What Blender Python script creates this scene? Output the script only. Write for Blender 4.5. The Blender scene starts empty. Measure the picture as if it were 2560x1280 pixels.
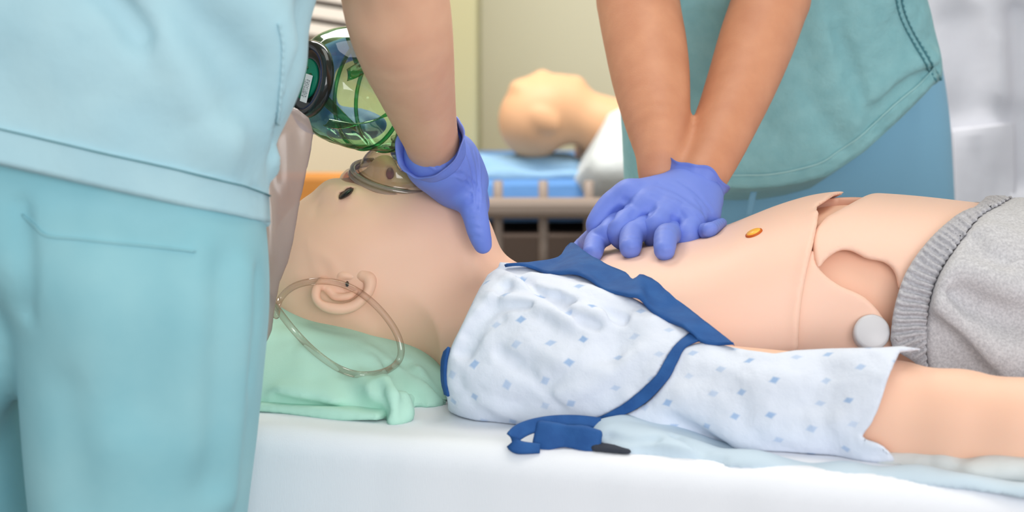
import bpy, math, time
import numpy as np
from mathutils import Vector, Matrix
T0 = time.time(); DEBUG = False
SC = bpy.context.scene
COL = SC.collection

# ------------------------------------------------------------------ camera, world, lights, exposure
F = 70.0 / 36.0 * 2560.0
PITCH = math.radians(8.0)
CAM = np.array([0.0, -1.8, 0.404])
FWD = np.array([0, math.cos(PITCH), -math.sin(PITCH)])
UPV = np.array([0, math.sin(PITCH), math.cos(PITCH)])
cd = bpy.data.cameras.new('camera')
cd.lens = 70; cd.sensor_width = 36; cd.clip_start = .05
cd.dof.use_dof = True; cd.dof.focus_distance = 1.93; cd.dof.aperture_fstop = 5.6
cam = bpy.data.objects.new('camera', cd); COL.objects.link(cam)
cam.location = CAM; cam.rotation_euler = (math.pi / 2 - PITCH, 0, 0)
SC.camera = cam
SC.view_settings.view_transform = 'Standard'
SC.view_settings.look = 'None'
SC.view_settings.gamma = 1.0
SC.view_settings.use_curve_mapping = False
SC.view_settings.exposure = 0.10
wd = bpy.data.worlds.new('world'); SC.world = wd; wd.use_nodes = True
wd.node_tree.nodes['Background'].inputs[0].default_value = (.97, .985, 1, 1)
wd.node_tree.nodes['Background'].inputs[1].default_value = 0.70

def area(name, loc, target, sx, sy, power, color=(1, 1, 1)):
    l = bpy.data.lights.new(name, 'AREA'); l.shape = 'RECTANGLE'; l.size = sx; l.size_y = sy
    l.energy = power; l.color = color
    o = bpy.data.objects.new(name, l); COL.objects.link(o); o.location = loc
    o.rotation_euler = (Vector(target) - Vector(loc)).to_track_quat('-Z', 'Y').to_euler()
    return o
area('ceiling_light', (.30, .05, 1.74), (.28, .08, 0), 1.0, 1.0, 11, (1, .985, .96))
area('ceiling_light', (-.1, 1.5, 1.74), (-.1, 1.75, 0), 1.8, 1.0, 72, (1, .975, .93))
area('window_light', (.9, -3.4, .7), (.1, .1, .1), 2.0, 1.4, 56, (.97, .985, 1))

# ------------------------------------------------------------------ helpers: pixels -> points
def P(px, py, Y):
    d = FWD + (px - 1280) / F * np.array([1., 0, 0]) + (640 - py) / F * UPV
    return CAM + d * ((Y - CAM[1]) / d[1])
def X_(px, py, Y): return float(P(px, py, Y)[0])
def Z_(px, py, Y): return float(P(px, py, Y)[2])
def lin(c):
    c = np.asarray(c, float) / 255.
    return tuple(np.where(c <= .04045, c / 12.92, ((c + .055) / 1.055) ** 2.4))
def catmull(pts, n):
    pts = np.asarray(pts, float)
    if len(pts) == 2:
        t = np.linspace(0, 1, n)[:, None]; return pts[0] * (1 - t) + pts[1] * t
    q = np.vstack([2 * pts[0] - pts[1], pts, 2 * pts[-1] - pts[-2]])
    seg = np.linalg.norm(np.diff(pts, axis=0), axis=1) + 1e-9
    cum = np.concatenate([[0], np.cumsum(seg)])
    s = np.linspace(0, cum[-1], n)
    i = np.clip(np.searchsorted(cum, s, side='right') - 1, 0, len(pts) - 2)
    t = ((s - cum[i]) / seg[i])[:, None]
    p0, p1, p2, p3 = q[i], q[i + 1], q[i + 2], q[i + 3]
    return .5 * (2 * p1 + (p2 - p0) * t + (2 * p0 - 5 * p1 + 4 * p2 - p3) * t ** 2 + (3 * p1 - p0 - 3 * p2 + p3) * t ** 3)

# ------------------------------------------------------------------ signed distance shapes
V3 = lambda a: np.asarray(a, np.float32)
def cap(a, b, ra, rb):
    a, b = V3(a), V3(b); ba = b - a; L = float(ba @ ba) + 1e-12
    def f(p):
        q = p - a; h = np.clip(q @ ba / L, 0, 1)
        return np.linalg.norm(q - h[:, None] * ba, axis=1) - (ra + (rb - ra) * h)
    return f
def fcap(a, b, ra, rb, n, s):
    """capsule squashed by the factor s along the unit direction n"""
    n = V3(n) / np.linalg.norm(n); a, b = V3(a), V3(b)
    M = np.eye(3, dtype=np.float32) + (1 / s - 1) * np.outer(n, n).astype(np.float32)
    g = cap(a @ M, b @ M, ra, rb); k = min(1, s)
    return lambda p: g(p @ M) * k
def chain(pts, k=0):
    """pts: list of (point, radius)"""
    fs = [cap(pts[i][0], pts[i + 1][0], pts[i][1], pts[i + 1][1]) for i in range(len(pts) - 1)]
    return smin(fs, k) if k else umin(fs)
def rotm(rx=0, ry=0, rz=0):
    return np.array(Matrix.Rotation(rz, 3, 'Z') @ Matrix.Rotation(ry, 3, 'Y') @ Matrix.Rotation(rx, 3, 'X'), np.float32)
def ell(c, r, R=None):
    c = V3(c); r = V3(r)
    def f(p):
        q = p - c
        if R is not None: q = q @ R
        k0 = np.linalg.norm(q / r, axis=1); k1 = np.linalg.norm(q / (r * r), axis=1) + 1e-9
        return np.where(k0 < 1e-4, -r.min(), k0 * (k0 - 1) / k1)
    return f
def rbox(c, hf, r, R=None):
    c = V3(c); hf = V3(hf) - r
    def f(p):
        q = p - c
        if R is not None: q = q @ R
        q = np.abs(q) - hf
        return np.linalg.norm(np.maximum(q, 0), axis=1) + np.minimum(q.max(axis=1), 0) - r
    return f
def smin(fs, k):
    def f(p):
        d = fs[0](p)
        for g in fs[1:]:
            e = g(p); h = np.maximum(k - np.abs(d - e), 0) / k
            d = np.minimum(d, e) - h * h * k * .25
        return d
    return f
def umin(fs):
    return lambda p: np.minimum.reduce([g(p) for g in fs])
def inter(*fs):
    return lambda p: np.maximum.reduce([g(p) for g in fs])
def sinter(f, g, k):
    def q(p):
        d, e = f(p), g(p); h = np.maximum(k - np.abs(d - e), 0) / k
        return np.maximum(d, e) + h * h * k * .25
    return q
def sub(f, g): return lambda p: np.maximum(f(p), -g(p))
def ssub(f, g, k): return sinter(f, lambda p: -g(p), k)
def off(f, o): return lambda p: f(p) - o
def half(pt, n):
    pt = V3(pt); n = V3(n) / np.linalg.norm(n)
    return lambda p: (p - pt) @ n
def zmin(z): return lambda p: z - p[:, 2]
def polyd(p, pl):
    m = None
    for i in range(len(pl) - 1):
        a = V3(pl[i]); ba = V3(pl[i + 1]) - a; q = p - a
        h = np.clip(q @ ba / (float(ba @ ba) + 1e-12), 0, 1)
        d = np.linalg.norm(q - h[:, None] * ba, axis=1)
        m = d if m is None else np.minimum(m, d)
    return m
def strokes(f, sts):
    """sts: list of (polyline3d, width, amplitude); positive amplitude raises a ridge"""
    def g(p):
        d = f(p)
        for pl, w, a in sts:
            lo = np.min(pl, axis=0) - 3 * w; hi = np.max(pl, axis=0) + 3 * w
            m = np.all((p > lo) & (p < hi), axis=1)
            if m.any(): d[m] -= a * np.exp(-(polyd(p[m], pl) / w) ** 2)
        return d
    return g
_rng = np.random.RandomState(7)
_LAT = _rng.rand(32, 32, 32).astype(np.float32) * 2 - 1
def vnoise(p, sc, seed=0):
    q = p * np.asarray(sc, np.float32) + (seed * 7.31 + 100.)
    i = np.floor(q).astype(np.int32); t = (q - i).astype(np.float32); t = t * t * (3 - 2 * t)
    i &= 31; j = (i + 1) & 31
    x0, y0, z0 = i.T; x1, y1, z1 = j.T; tx, ty, tz = t.T
    a = _LAT[x0, y0, z0] * (1 - tx) + _LAT[x1, y0, z0] * tx
    b = _LAT[x0, y1, z0] * (1 - tx) + _LAT[x1, y1, z0] * tx
    c = _LAT[x0, y0, z1] * (1 - tx) + _LAT[x1, y0, z1] * tx
    d = _LAT[x0, y1, z1] * (1 - tx) + _LAT[x1, y1, z1] * tx
    return (a * (1 - ty) + b * ty) * (1 - tz) + (c * (1 - ty) + d * ty) * tz
def rough(f, *layers):
    """layers: (scale or xyz scales, amplitude, seed)"""
    def g(p):
        d = f(p)
        for sc, am, sd in layers: d = d + am * vnoise(p, sc, sd)
        return d
    return g
def smooth_interp(xs, ys):
    xs = np.asarray(xs, float); ys = np.asarray(ys, float)
    o = np.argsort(xs); xs, ys = xs[o], ys[o]
    X = np.linspace(xs[0], xs[-1], 400); Y = np.interp(X, xs, ys)
    k = np.ones(25) / 25; Yp = np.concatenate([2 * Y[0] - Y[12:0:-1], Y, 2 * Y[-1] - Y[-2:-14:-1]])
    Y = np.convolve(Yp, k, 'valid')
    return lambda x: np.interp(x, X, Y)
def vloft(zs, cx, cy, hw, hd, n=2.4, rot=0.0, z0=None, z1=None):
    """upright body: an oval section for every height"""
    fx, fy, fw, fd = (smooth_interp(zs, q if np.ndim(q) else [q] * len(zs)) for q in (cx, cy, hw, hd))
    c, s = math.cos(rot), math.sin(rot)
    lo = min(zs) if z0 is None else z0; hi = max(zs) if z1 is None else z1
    def f(p):
        z = p[:, 2]; x = p[:, 0] - fx(z); y = p[:, 1] - fy(z)
        u = x * c + y * s; v = -x * s + y * c
        a = fw(z); b = fd(z)
        k = ((np.abs(u) / a) ** n + (np.abs(v) / b) ** n) ** (1 / n)
        d = (k - 1) * np.minimum(a, b)
        return np.maximum(np.maximum(d, z - hi), lo - z).astype(np.float32)
    return f
# cutting patterns: outlines in a plane seen along a fixed slanted direction
E0 = math.radians(12)
VW = np.array([0, math.sin(E0), math.cos(E0)], np.float32)
def flat2(p):
    p = np.asarray(p, np.float32); return np.stack([p[..., 0], p @ VW], -1)
def polycut(poly):
    """signed distance (negative inside) to a closed outline in the pattern plane"""
    q = flat2(np.asarray(poly, np.float32))
    def f(p):
        w = flat2(p); d = np.full(len(w), 1e9, np.float32); ins = np.zeros(len(w), bool)
        for i in range(len(q)):
            a = q[i]; b = q[(i + 1) % len(q)]; e = b - a; r = w - a
            h = np.clip(r @ e / (float(e @ e) + 1e-12), 0, 1)
            d = np.minimum(d, ((r - h[:, None] * e) ** 2).sum(1))
            c = ((a[1] <= w[:, 1]) & (b[1] > w[:, 1])) | ((b[1] <= w[:, 1]) & (a[1] > w[:, 1]))
            if abs(e[1]) > 1e-12: ins ^= c & (w[:, 0] < a[0] + (w[:, 1] - a[1]) / e[1] * e[0])
        d = np.sqrt(d); return np.where(ins, -d, d)
    return f
def grad(f, p, e):
    d = f(p); g = np.empty_like(p)
    for k in range(3):
        q = p.copy(); q[:, k] += e; g[:, k] = (f(q) - d) / e
    return d, g
def hits(pix, f, Ydef=None, near=1.25, far=3.9):
    """where the sight lines of a list of pixels meet a surface"""
    pix = np.asarray(pix, float).reshape(-1, 2)
    D = FWD + (pix[:, :1] - 1280) / F * np.array([[1., 0, 0]]) + (640 - pix[:, 1:]) / F * UPV
    L = np.linalg.norm(D, axis=1, keepdims=True); D = D / L
    t = np.full(len(pix), near); best = np.full(len(pix), 9.); bt = t.copy()
    live = np.arange(len(pix))
    for _ in range(110):
        d = f((CAM + D[live] * t[live, None]).astype(np.float32)).astype(float)
        b = d < best[live]; best[live[b]] = d[b]; bt[live[b]] = t[live[b]]
        t[live] += np.maximum(np.abs(d) * .75, 6e-4)
        live = live[(d > 3e-4) & (t[live] < far)]
        if not len(live): break
    pt = CAM + D * bt[:, None]
    for _ in range(4):
        d, g = grad(f, pt.astype(np.float32), 1e-3)
        pt = pt - np.clip(d, -.05, .05)[:, None] * g / np.maximum((g ** 2).sum(1, keepdims=True), .05)
    return pt
def onsurf(pix, f, o=0.0):
    pt = hits(pix, f); _, g = grad(f, pt.astype(np.float32), 1e-3)
    return pt + o * g / np.linalg.norm(g, axis=1, keepdims=True)
def stroke_px(f, items):
    """items: (pixel polyline, width, amplitude) drawn over the surface f"""
    cs = [catmull(pl, 3 * len(pl)) for pl, w, a in items]
    h = hits(np.concatenate(cs), f); out = []; k = 0
    for c, (pl, w, a) in zip(cs, items):
        out.append((h[k:k + len(c)], w, a)); k += len(c)
    return strokes(f, out)

# ------------------------------------------------------------------ meshing (surface nets)
def to_mesh(name, v, quads, mat, parent=None, smooth=True, uv=None):
    me = bpy.data.meshes.new(name)
    v = np.asarray(v, np.float32); quads = np.asarray(quads, np.int32)
    k = quads.shape[1]
    me.vertices.add(len(v)); me.vertices.foreach_set('co', v.ravel())
    me.loops.add(quads.size); me.loops.foreach_set('vertex_index', quads.ravel())
    me.polygons.add(len(quads))
    me.polygons.foreach_set('loop_start', np.arange(0, quads.size, k, dtype=np.int32))
    me.polygons.foreach_set('loop_total', np.full(len(quads), k, np.int32))
    me.polygons.foreach_set('use_smooth', np.full(len(quads), smooth, bool))
    me.update(calc_edges=True); me.validate()
    if uv is not None:
        l = me.uv_layers.new(name='print'); l.data.foreach_set('uv', np.asarray(uv, np.float32)[quads.ravel()].ravel())
    return link(name, me, mat, parent)
def link(name, me, mat, parent=None):
    o = bpy.data.objects.new(name, me); COL.objects.link(o)
    if mat is not None: me.materials.append(mat)
    if parent is not None:
        o.parent = parent; o.matrix_parent_inverse = parent.matrix_world.inverted()
    return o
def blob(name, f, lo, hi, h, mat, parent=None, proj=2, uvf=None, safe=1.15, relax=0):
    t_ = time.time()
    lo = np.asarray(lo, float); hi = np.asarray(hi, float); B = 5
    nc = np.ceil((hi - lo) / (h * B)).astype(int) + 1
    ax = [lo[k] + np.arange(nc[k]) * h * B for k in range(3)]
    cp = np.stack(np.meshgrid(*ax, indexing='ij'), -1).reshape(-1, 3).astype(np.float32)
    dc = f(cp).reshape(nc)
    def corners(a): return [a[i:a.shape[0] - 1 + i, j:a.shape[1] - 1 + j, k:a.shape[2] - 1 + k] for i in (0, 1) for j in (0, 1) for k in (0, 1)]
    cs = np.stack(corners(dc)); act = (np.abs(cs).min(0) < B * h * safe) | ((cs < 0).any(0) & (cs >= 0).any(0))
    nb = np.array(act.shape); nf = nb * B + 1
    sg = np.where(cs[0] < 0, -1., 1.).astype(np.float32)
    V = np.ones(nf, np.float32)
    V[:-1, :-1, :-1] = sg.repeat(B, 0).repeat(B, 1).repeat(B, 2)
    m = np.zeros(nf, bool); am = act.repeat(B, 0).repeat(B, 1).repeat(B, 2)
    for i in (0, 1):
        for j in (0, 1):
            for k in (0, 1): m[i:nf[0] - 1 + i, j:nf[1] - 1 + j, k:nf[2] - 1 + k] |= am
    I = np.argwhere(m); pts = (lo + I * h).astype(np.float32)
    out = np.concatenate([f(pts[s:s + 400000]) for s in range(0, len(pts), 400000)])
    V[m] = out
    for k in range(3):            # close at the border of the grid
        s = [slice(None)] * 3
        for e in (0, -1):
            s[k] = e; V[tuple(s)] = np.maximum(V[tuple(s)], 1e-5)
    S = V < 0
    n8 = sum(c.astype(np.int8) for c in corners(S)); C = np.argwhere((n8 > 0) & (n8 < 8))
    idx = np.full(n8.shape, -1, np.int32); idx[tuple(C.T)] = np.arange(len(C))
    acc = np.zeros((len(C), 3), np.float32); cnt = np.zeros(len(C), np.float32)
    for a in range(3):
        o1, o2 = [k for k in range(3) if k != a]
        for u in (0, 1):
            for w in (0, 1):
                A = C.copy(); A[:, o1] += u; A[:, o2] += w; Bv = A.copy(); Bv[:, a] += 1
                va, vb = V[tuple(A.T)], V[tuple(Bv.T)]; x = (va < 0) != (vb < 0)
                t = np.where(x, va / np.where(x, va - vb, 1), 0)
                q = A.astype(np.float32); q[:, a] += t
                acc += np.where(x[:, None], q - C, 0); cnt += x
    vtx = (lo + (C + acc / cnt[:, None]) * h).astype(np.float32)
    quads = []
    for a in range(3):
        o1, o2 = (a + 1) % 3, (a + 2) % 3
        s0 = [slice(None)] * 3; s1 = [slice(None)] * 3; s0[a] = slice(0, -1); s1[a] = slice(1, None)
        E = np.argwhere(S[tuple(s0)] != S[tuple(s1)])
        E = E[(E[:, o1] > 0) & (E[:, o2] > 0) & (E[:, o1] < n8.shape[o1]) & (E[:, o2] < n8.shape[o2])]
        g = []
        for u, w in ((1, 1), (0, 1), (0, 0), (1, 0)):
            q = E.copy(); q[:, o1] -= u; q[:, o2] -= w; g.append(idx[tuple(q.T)])
        g = np.stack(g, 1); fl = ~S[tuple(E.T)]
        g[fl] = g[fl][:, ::-1]; quads.append(g)
    quads = np.concatenate(quads); quads = quads[(quads >= 0).all(1)]
    for _ in range(proj):
        d, g = grad(f, vtx, h * .3)
        vtx = vtx - (np.clip(d, -.6 * h, .6 * h)[:, None] * g / np.maximum((g ** 2).sum(1, keepdims=True), .3)).astype(np.float32)
    if relax:
        E = np.concatenate([quads[:, [0, 1]], quads[:, [1, 2]], quads[:, [2, 3]], quads[:, [3, 0]]]); n = len(vtx)
        deg = np.maximum(np.bincount(E.ravel(), minlength=n), 1)
        for it in range(relax * 2):
            m = np.stack([np.bincount(E[:, 0], vtx[E[:, 1], k], n) + np.bincount(E[:, 1], vtx[E[:, 0], k], n) for k in range(3)], 1) / deg[:, None]
            vtx = (vtx + (.55 if it % 2 == 0 else -.57) * (m - vtx)).astype(np.float32)
    if DEBUG: print('BLOB', name, len(vtx), round(time.time() - t_, 2), flush=True)
    return to_mesh(name, vtx, quads, mat, parent, uv=None if uvf is None else uvf(vtx))
def grid_mesh(name, G, thick, N, mat, parent=None, closed=False):
    """a cloth-like sheet with thickness from a (nv, nu, 3) grid and its normals"""
    nv, nu = G.shape[:2]; top = G.reshape(-1, 3); bot = (G - thick * N).reshape(-1, 3)
    v = np.vstack([top, bot]); n = nv * nu; q = []
    for i in range(nv - 1):
        for j in range(nu - 1 + (1 if closed else 0)):
            j2 = (j + 1) % nu; a, b, c, d = i * nu + j, i * nu + j2, (i + 1) * nu + j2, (i + 1) * nu + j
            q += [(a, b, c, d), (n + d, n + c, n + b, n + a)]
    for j in range(nu - 1 + (1 if closed else 0)):
        j2 = (j + 1) % nu
        for r, fl in ((0, 0), ((nv - 1) * nu, 1)):
            e = (r + j2, r + j, n + r + j, n + r + j2); q.append(e if not fl else e[::-1])
    if not closed:
        for i in range(nv - 1):
            for c, fl in ((0, 0), (nu - 1, 1)):
                e = (i * nu + c, (i + 1) * nu + c, n + (i + 1) * nu + c, n + i * nu + c); q.append(e if not fl else e[::-1])
    return to_mesh(name, v, q, mat, parent)
def patch(name, rows, f, o, thick, mat, parent, nu=40, nv=6, ripple=None):
    """a strip of cloth lying on the surface f; rows are pixel polylines across it"""
    R = np.stack([catmull(r, nu) for r in rows]); k = np.linspace(0, len(rows) - 1, nv)
    i = np.minimum(k.astype(int), len(rows) - 2); t = (k - i)[:, None, None]
    px = R[i] * (1 - t) + R[i + 1] * t
    pt = hits(px.reshape(-1, 2), f); _, g = grad(f, pt.astype(np.float32), 2e-3)
    N = g / np.linalg.norm(g, axis=1, keepdims=True)
    oo = np.full(len(pt), o)
    if ripple is not None: oo = oo + ripple(nv, nu).ravel()
    G = (pt + N * oo[:, None]).reshape(nv, nu, 3)
    # face outward whichever way the rows run
    a = np.cross(G[0, 1] - G[0, 0], G[1, 0] - G[0, 0])
    N = N.reshape(nv, nu, 3)
    if a @ N[0, 0] < 0: G = G[:, ::-1]; N = N[:, ::-1]
    return grid_mesh(name, G, thick, N, mat, parent)
def tube(name, pts, r, mat, parent=None, seg=12, n=80, caps=True):
    c = catmull(pts, n); rr = r if np.ndim(r) else [r] * 2
    rad = np.interp(np.linspace(0, 1, n), np.linspace(0, 1, len(rr)), rr)
    t = np.gradient(c, axis=0); t /= np.linalg.norm(t, axis=1, keepdims=True) + 1e-12
    u = np.cross(t[0], [0, 0, 1.]);
    if np.linalg.norm(u) < 1e-3: u = np.cross(t[0], [0, 1., 0])
    v = []; th = np.linspace(0, 2 * math.pi, seg, endpoint=False)
    for i in range(n):
        u = u - t[i] * (u @ t[i]); u /= np.linalg.norm(u); w = np.cross(t[i], u)
        v.append(c[i] + rad[i] * (np.cos(th)[:, None] * u + np.sin(th)[:, None] * w))
    v = np.concatenate(v); q = [(i * seg + j, i * seg + (j + 1) % seg, (i + 1) * seg + (j + 1) % seg, (i + 1) * seg + j) for i in range(n - 1) for j in range(seg)]
    if caps:
        v = np.vstack([v, c[0], c[-1]]); m = len(v) - 2
        for j in range(0, seg):
            q.append((m, (j + 1) % seg, j, j)); q.append((m + 1, (n - 1) * seg + j, (n - 1) * seg + (j + 1) % seg, (n - 1) * seg + (j + 1) % seg))
    return tri_mesh(name, v, q, mat, parent)
def tri_mesh(name, v, faces, mat, parent=None, smooth=True):
    me = bpy.data.meshes.new(name)
    fs = []
    for q in faces:
        w = []
        for i in q:
            if i not in w: w.append(int(i))
        if len(w) > 2: fs.append(w)
    me.from_pydata([tuple(map(float, a)) for a in v], [], fs); me.update()
    for p in me.polygons: p.use_smooth = smooth
    return link(name, me, mat, parent)
def lathe(name, c0, axis, prof, mat, parent=None, seg=48, wob=None, sx=1.0, updir=(0, 0, 1), sharp=False):
    """prof: list of (along, radius); the axis starts at c0"""
    ax = np.asarray(axis, float); ax /= np.linalg.norm(ax)
    u = np.cross(ax, updir); u /= np.linalg.norm(u); w = np.cross(u, ax)
    th = np.linspace(0, 2 * math.pi, seg, endpoint=False); v = []
    for k, (a, r) in enumerate(prof):
        rr = np.full(seg, r) if wob is None else r * (1 + wob(a, th))
        v.append(np.asarray(c0) + ax * a + (rr * np.cos(th))[:, None] * u * sx + (rr * np.sin(th))[:, None] * w)
    v = np.concatenate(v); n = len(prof)
    q = [(i * seg + j, i * seg + (j + 1) % seg, (i + 1) * seg + (j + 1) % seg, (i + 1) * seg + j) for i in range(n - 1) for j in range(seg)]
    return tri_mesh(name, v, q, mat, parent, smooth=not sharp)
def box(name, c, hf, mat, parent=None, R=None, bev=.004):
    import bmesh
    bm = bmesh.new(); bmesh.ops.create_cube(bm, size=2)
    for v in bm.verts: v.co = Vector((v.co.x * hf[0], v.co.y * hf[1], v.co.z * hf[2]))
    b = min(bev, min(hf) * .8)
    if b > 0: bmesh.ops.bevel(bm, geom=list(bm.edges), offset=b, segments=2, profile=.5, affect='EDGES')
    if R is not None: bmesh.ops.transform(bm, matrix=Matrix(np.asarray(R, float).tolist()).to_4x4(), verts=bm.verts)
    bmesh.ops.translate(bm, vec=Vector(tuple(map(float, c))), verts=bm.verts)
    me = bpy.data.meshes.new(name); bm.to_mesh(me); bm.free()
    return link(name, me, mat, parent)
def thing(name, label, cat, loc=(0, 0, 0), group=None):
    o = bpy.data.objects.new(name, None); COL.objects.link(o); o.location = tuple(map(float, loc)); o.empty_display_size = .05
    bpy.context.view_layer.update()
    return tag(o, label, cat, group)
def tag(o, label, cat=None, group=None):
    o['label'] = label
    if cat: o['category'] = cat
    if group: o['group'] = group
    return o
def structure(o): o['kind'] = 'structure'; return o

# ------------------------------------------------------------------ materials
def nodes(m): return m.node_tree.nodes, m.node_tree.links
def mat(name, rgb, rough=.6, spec=.3, bump=None, mottle=None, sss=0, sheen=0, metal=0, lumpy=None, stretch=(1, 1, 1), alpha=None):
    """rgb in 0..255 display values; bump = (scale, strength, distance)"""
    m = bpy.data.materials.new(name); m.use_nodes = True; N, L = nodes(m); b = N['Principled BSDF']
    c = lin(rgb); b.inputs['Base Color'].default_value = (*c, 1)
    b.inputs['Roughness'].default_value = rough; b.inputs['Specular IOR Level'].default_value = spec; b.inputs['Metallic'].default_value = metal
    tc = N.new('ShaderNodeTexCoord'); mp = N.new('ShaderNodeMapping'); mp.inputs['Scale'].default_value = stretch
    L.new(tc.outputs['Object'], mp.inputs['Vector'])
    if mottle:
        n = N.new('ShaderNodeTexNoise'); n.inputs['Scale'].default_value = mottle[0]; n.inputs['Detail'].default_value = 4
        L.new(mp.outputs[0], n.inputs['Vector'])
        r = N.new('ShaderNodeValToRGB'); r.color_ramp.elements[0].position = .32; r.color_ramp.elements[1].position = .7
        r.color_ramp.elements[0].color = (*lin(mottle[1]), 1); r.color_ramp.elements[1].color = (*c, 1)
        L.new(n.outputs['Fac'], r.inputs[0]); L.new(r.outputs[0], b.inputs['Base Color'])
    prev = None
    for bp in (lumpy, bump):
        if not bp: continue
        n = N.new('ShaderNodeTexNoise'); n.inputs['Scale'].default_value = bp[0]; n.inputs['Detail'].default_value = 3
        L.new(mp.outputs[0], n.inputs['Vector'])
        bn = N.new('ShaderNodeBump'); bn.inputs['Strength'].default_value = bp[1]; bn.inputs['Distance'].default_value = bp[2]
        L.new(n.outputs['Fac'], bn.inputs['Height'])
        if prev: L.new(prev.outputs[0], bn.inputs['Normal'])
        prev = bn
    if prev: L.new(prev.outputs[0], b.inputs['Normal'])
    if sss:
        b.inputs['Subsurface Weight'].default_value = sss; b.inputs['Subsurface Radius'].default_value = (1, .45, .25); b.inputs['Subsurface Scale'].default_value = .006
    if sheen: b.inputs['Sheen Weight'].default_value = sheen
    return m
def clear(name, tint, edge, gloss_rough=.05, refl=1.0, body=0.0, body_rgb=(255, 255, 255)):
    """thin clear plastic: tinted see-through walls, deeper tint where the wall is seen edge-on, plus a shiny surface"""
    m = bpy.data.materials.new(name); m.use_nodes = True; N, L = nodes(m)
    out = N['Material Output']; N.remove(N['Principled BSDF'])
    lw = N.new('ShaderNodeLayerWeight'); lw.inputs['Blend'].default_value = .45
    mx = N.new('ShaderNodeMix'); mx.data_type = 'RGBA'; mx.inputs['A'].default_value = (*lin(tint), 1); mx.inputs['B'].default_value = (*lin(edge), 1)
    L.new(lw.outputs['Facing'], mx.inputs['Factor'])
    t = N.new('ShaderNodeBsdfTransparent'); L.new(mx.outputs['Result'], t.inputs['Color'])
    last = t
    if body:
        d = N.new('ShaderNodeBsdfDiffuse'); d.inputs['Color'].default_value = (*lin(body_rgb), 1)
        tr = N.new('ShaderNodeBsdfTranslucent'); tr.inputs['Color'].default_value = (*lin(body_rgb), 1)
        a = N.new('ShaderNodeMixShader'); a.inputs[0].default_value = .5; L.new(d.outputs[0], a.inputs[1]); L.new(tr.outputs[0], a.inputs[2])
        b = N.new('ShaderNodeMixShader'); b.inputs[0].default_value = body; L.new(t.outputs[0], b.inputs[1]); L.new(a.outputs[0], b.inputs[2]); last = b
    g = N.new('ShaderNodeBsdfGlossy'); g.inputs['Roughness'].default_value = gloss_rough
    fw = N.new('ShaderNodeLayerWeight'); fw.inputs['Blend'].default_value = .5
    pw_ = N.new('ShaderNodeMath'); pw_.operation = 'POWER'; pw_.inputs[1].default_value = 4.5; L.new(fw.outputs['Facing'], pw_.inputs[0])
    mu = N.new('ShaderNodeMath'); mu.operation = 'MULTIPLY_ADD'; mu.inputs[1].default_value = .75 * refl; mu.inputs[2].default_value = .045 * refl; L.new(pw_.outputs[0], mu.inputs[0])
    s = N.new('ShaderNodeMixShader'); L.new(mu.outputs[0], s.inputs[0]); L.new(last.outputs[0], s.inputs[1]); L.new(g.outputs[0], s.inputs[2])
    L.new(s.outputs[0], out.inputs['Surface'])
    return m
def gown_mat():
    m = mat('gown_print', (219, 225, 237), .85, .15, bump=(900, .2, .0005), lumpy=(75, .4, .004))
    N, L = nodes(m); b = N['Principled BSDF']
    uv = N.new('ShaderNodeUVMap'); uv.uv_map = 'print'
    ns = N.new('ShaderNodeTexNoise'); ns.inputs['Scale'].default_value = 30; L.new(uv.outputs[0], ns.inputs['Vector'])
    sv = N.new('ShaderNodeVectorMath'); sv.operation = 'MULTIPLY_ADD'; sv.inputs[1].default_value = (.008, .008, 0); L.new(ns.outputs['Color'], sv.inputs[0]); L.new(uv.outputs[0], sv.inputs[2])
    sp = N.new('ShaderNodeSeparateXYZ'); L.new(sv.outputs[0], sp.inputs[0])
    def M(op, a, b_=None):
        k = N.new('ShaderNodeMath'); k.operation = op
        for i, q in enumerate((a, b_)):
            if q is None: continue
            if isinstance(q, (int, float)): k.inputs[i].default_value = q
            else: L.new(q, k.inputs[i])
        return k.outputs[0]
    u = M('DIVIDE', sp.outputs[0], .034); v = M('DIVIDE', sp.outputs[1], .027)
    row = M('FLOOR', v); u2 = M('ADD', u, M('MULTIPLY', row, .37))
    cellx = M('FLOOR', u2)
    cb = N.new('ShaderNodeCombineXYZ'); L.new(cellx, cb.inputs[0]); L.new(row, cb.inputs[1])
    wn = N.new('ShaderNodeTexWhiteNoise'); wn.noise_dimensions = '2D'; L.new(cb.outputs[0], wn.inputs['Vector'])
    sw = N.new('ShaderNodeSeparateXYZ'); L.new(wn.outputs['Color'], sw.inputs[0])
    fu = M('ABSOLUTE', M('ADD', M('SUBTRACT', M('SUBTRACT', u2, cellx), .70), M('MULTIPLY', sw.outputs[0], .4)))
    fv = M('ABSOLUTE', M('ADD', M('SUBTRACT', M('SUBTRACT', v, row), .65), M('MULTIPLY', sw.outputs[1], .3)))
    dia = M('ADD', M('MULTIPLY', fu, .8), M('MULTIPLY', fv, .9)); 
    st = M('MULTIPLY_ADD', wn.outputs['Value'], .45); st.node.inputs[2].default_value = .22
    r = N.new('ShaderNodeMapRange'); L.new(dia, r.inputs['Value']); r.inputs['From Min'].default_value = .085; r.inputs['From Max'].default_value = .15; r.inputs['To Min'].default_value = 1; r.inputs['To Max'].default_value = 0
    fac = M('MULTIPLY', r.outputs[0], st)
    mx = N.new('ShaderNodeMix'); mx.data_type = 'RGBA'; mx.inputs['A'].default_value = (*lin((219, 225, 237)), 1); mx.inputs['B'].default_value = (*lin((110, 160, 212)), 1)
    L.new(fac, mx.inputs['Factor']); L.new(mx.outputs['Result'], b.inputs['Base Color'])
    return m
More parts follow.
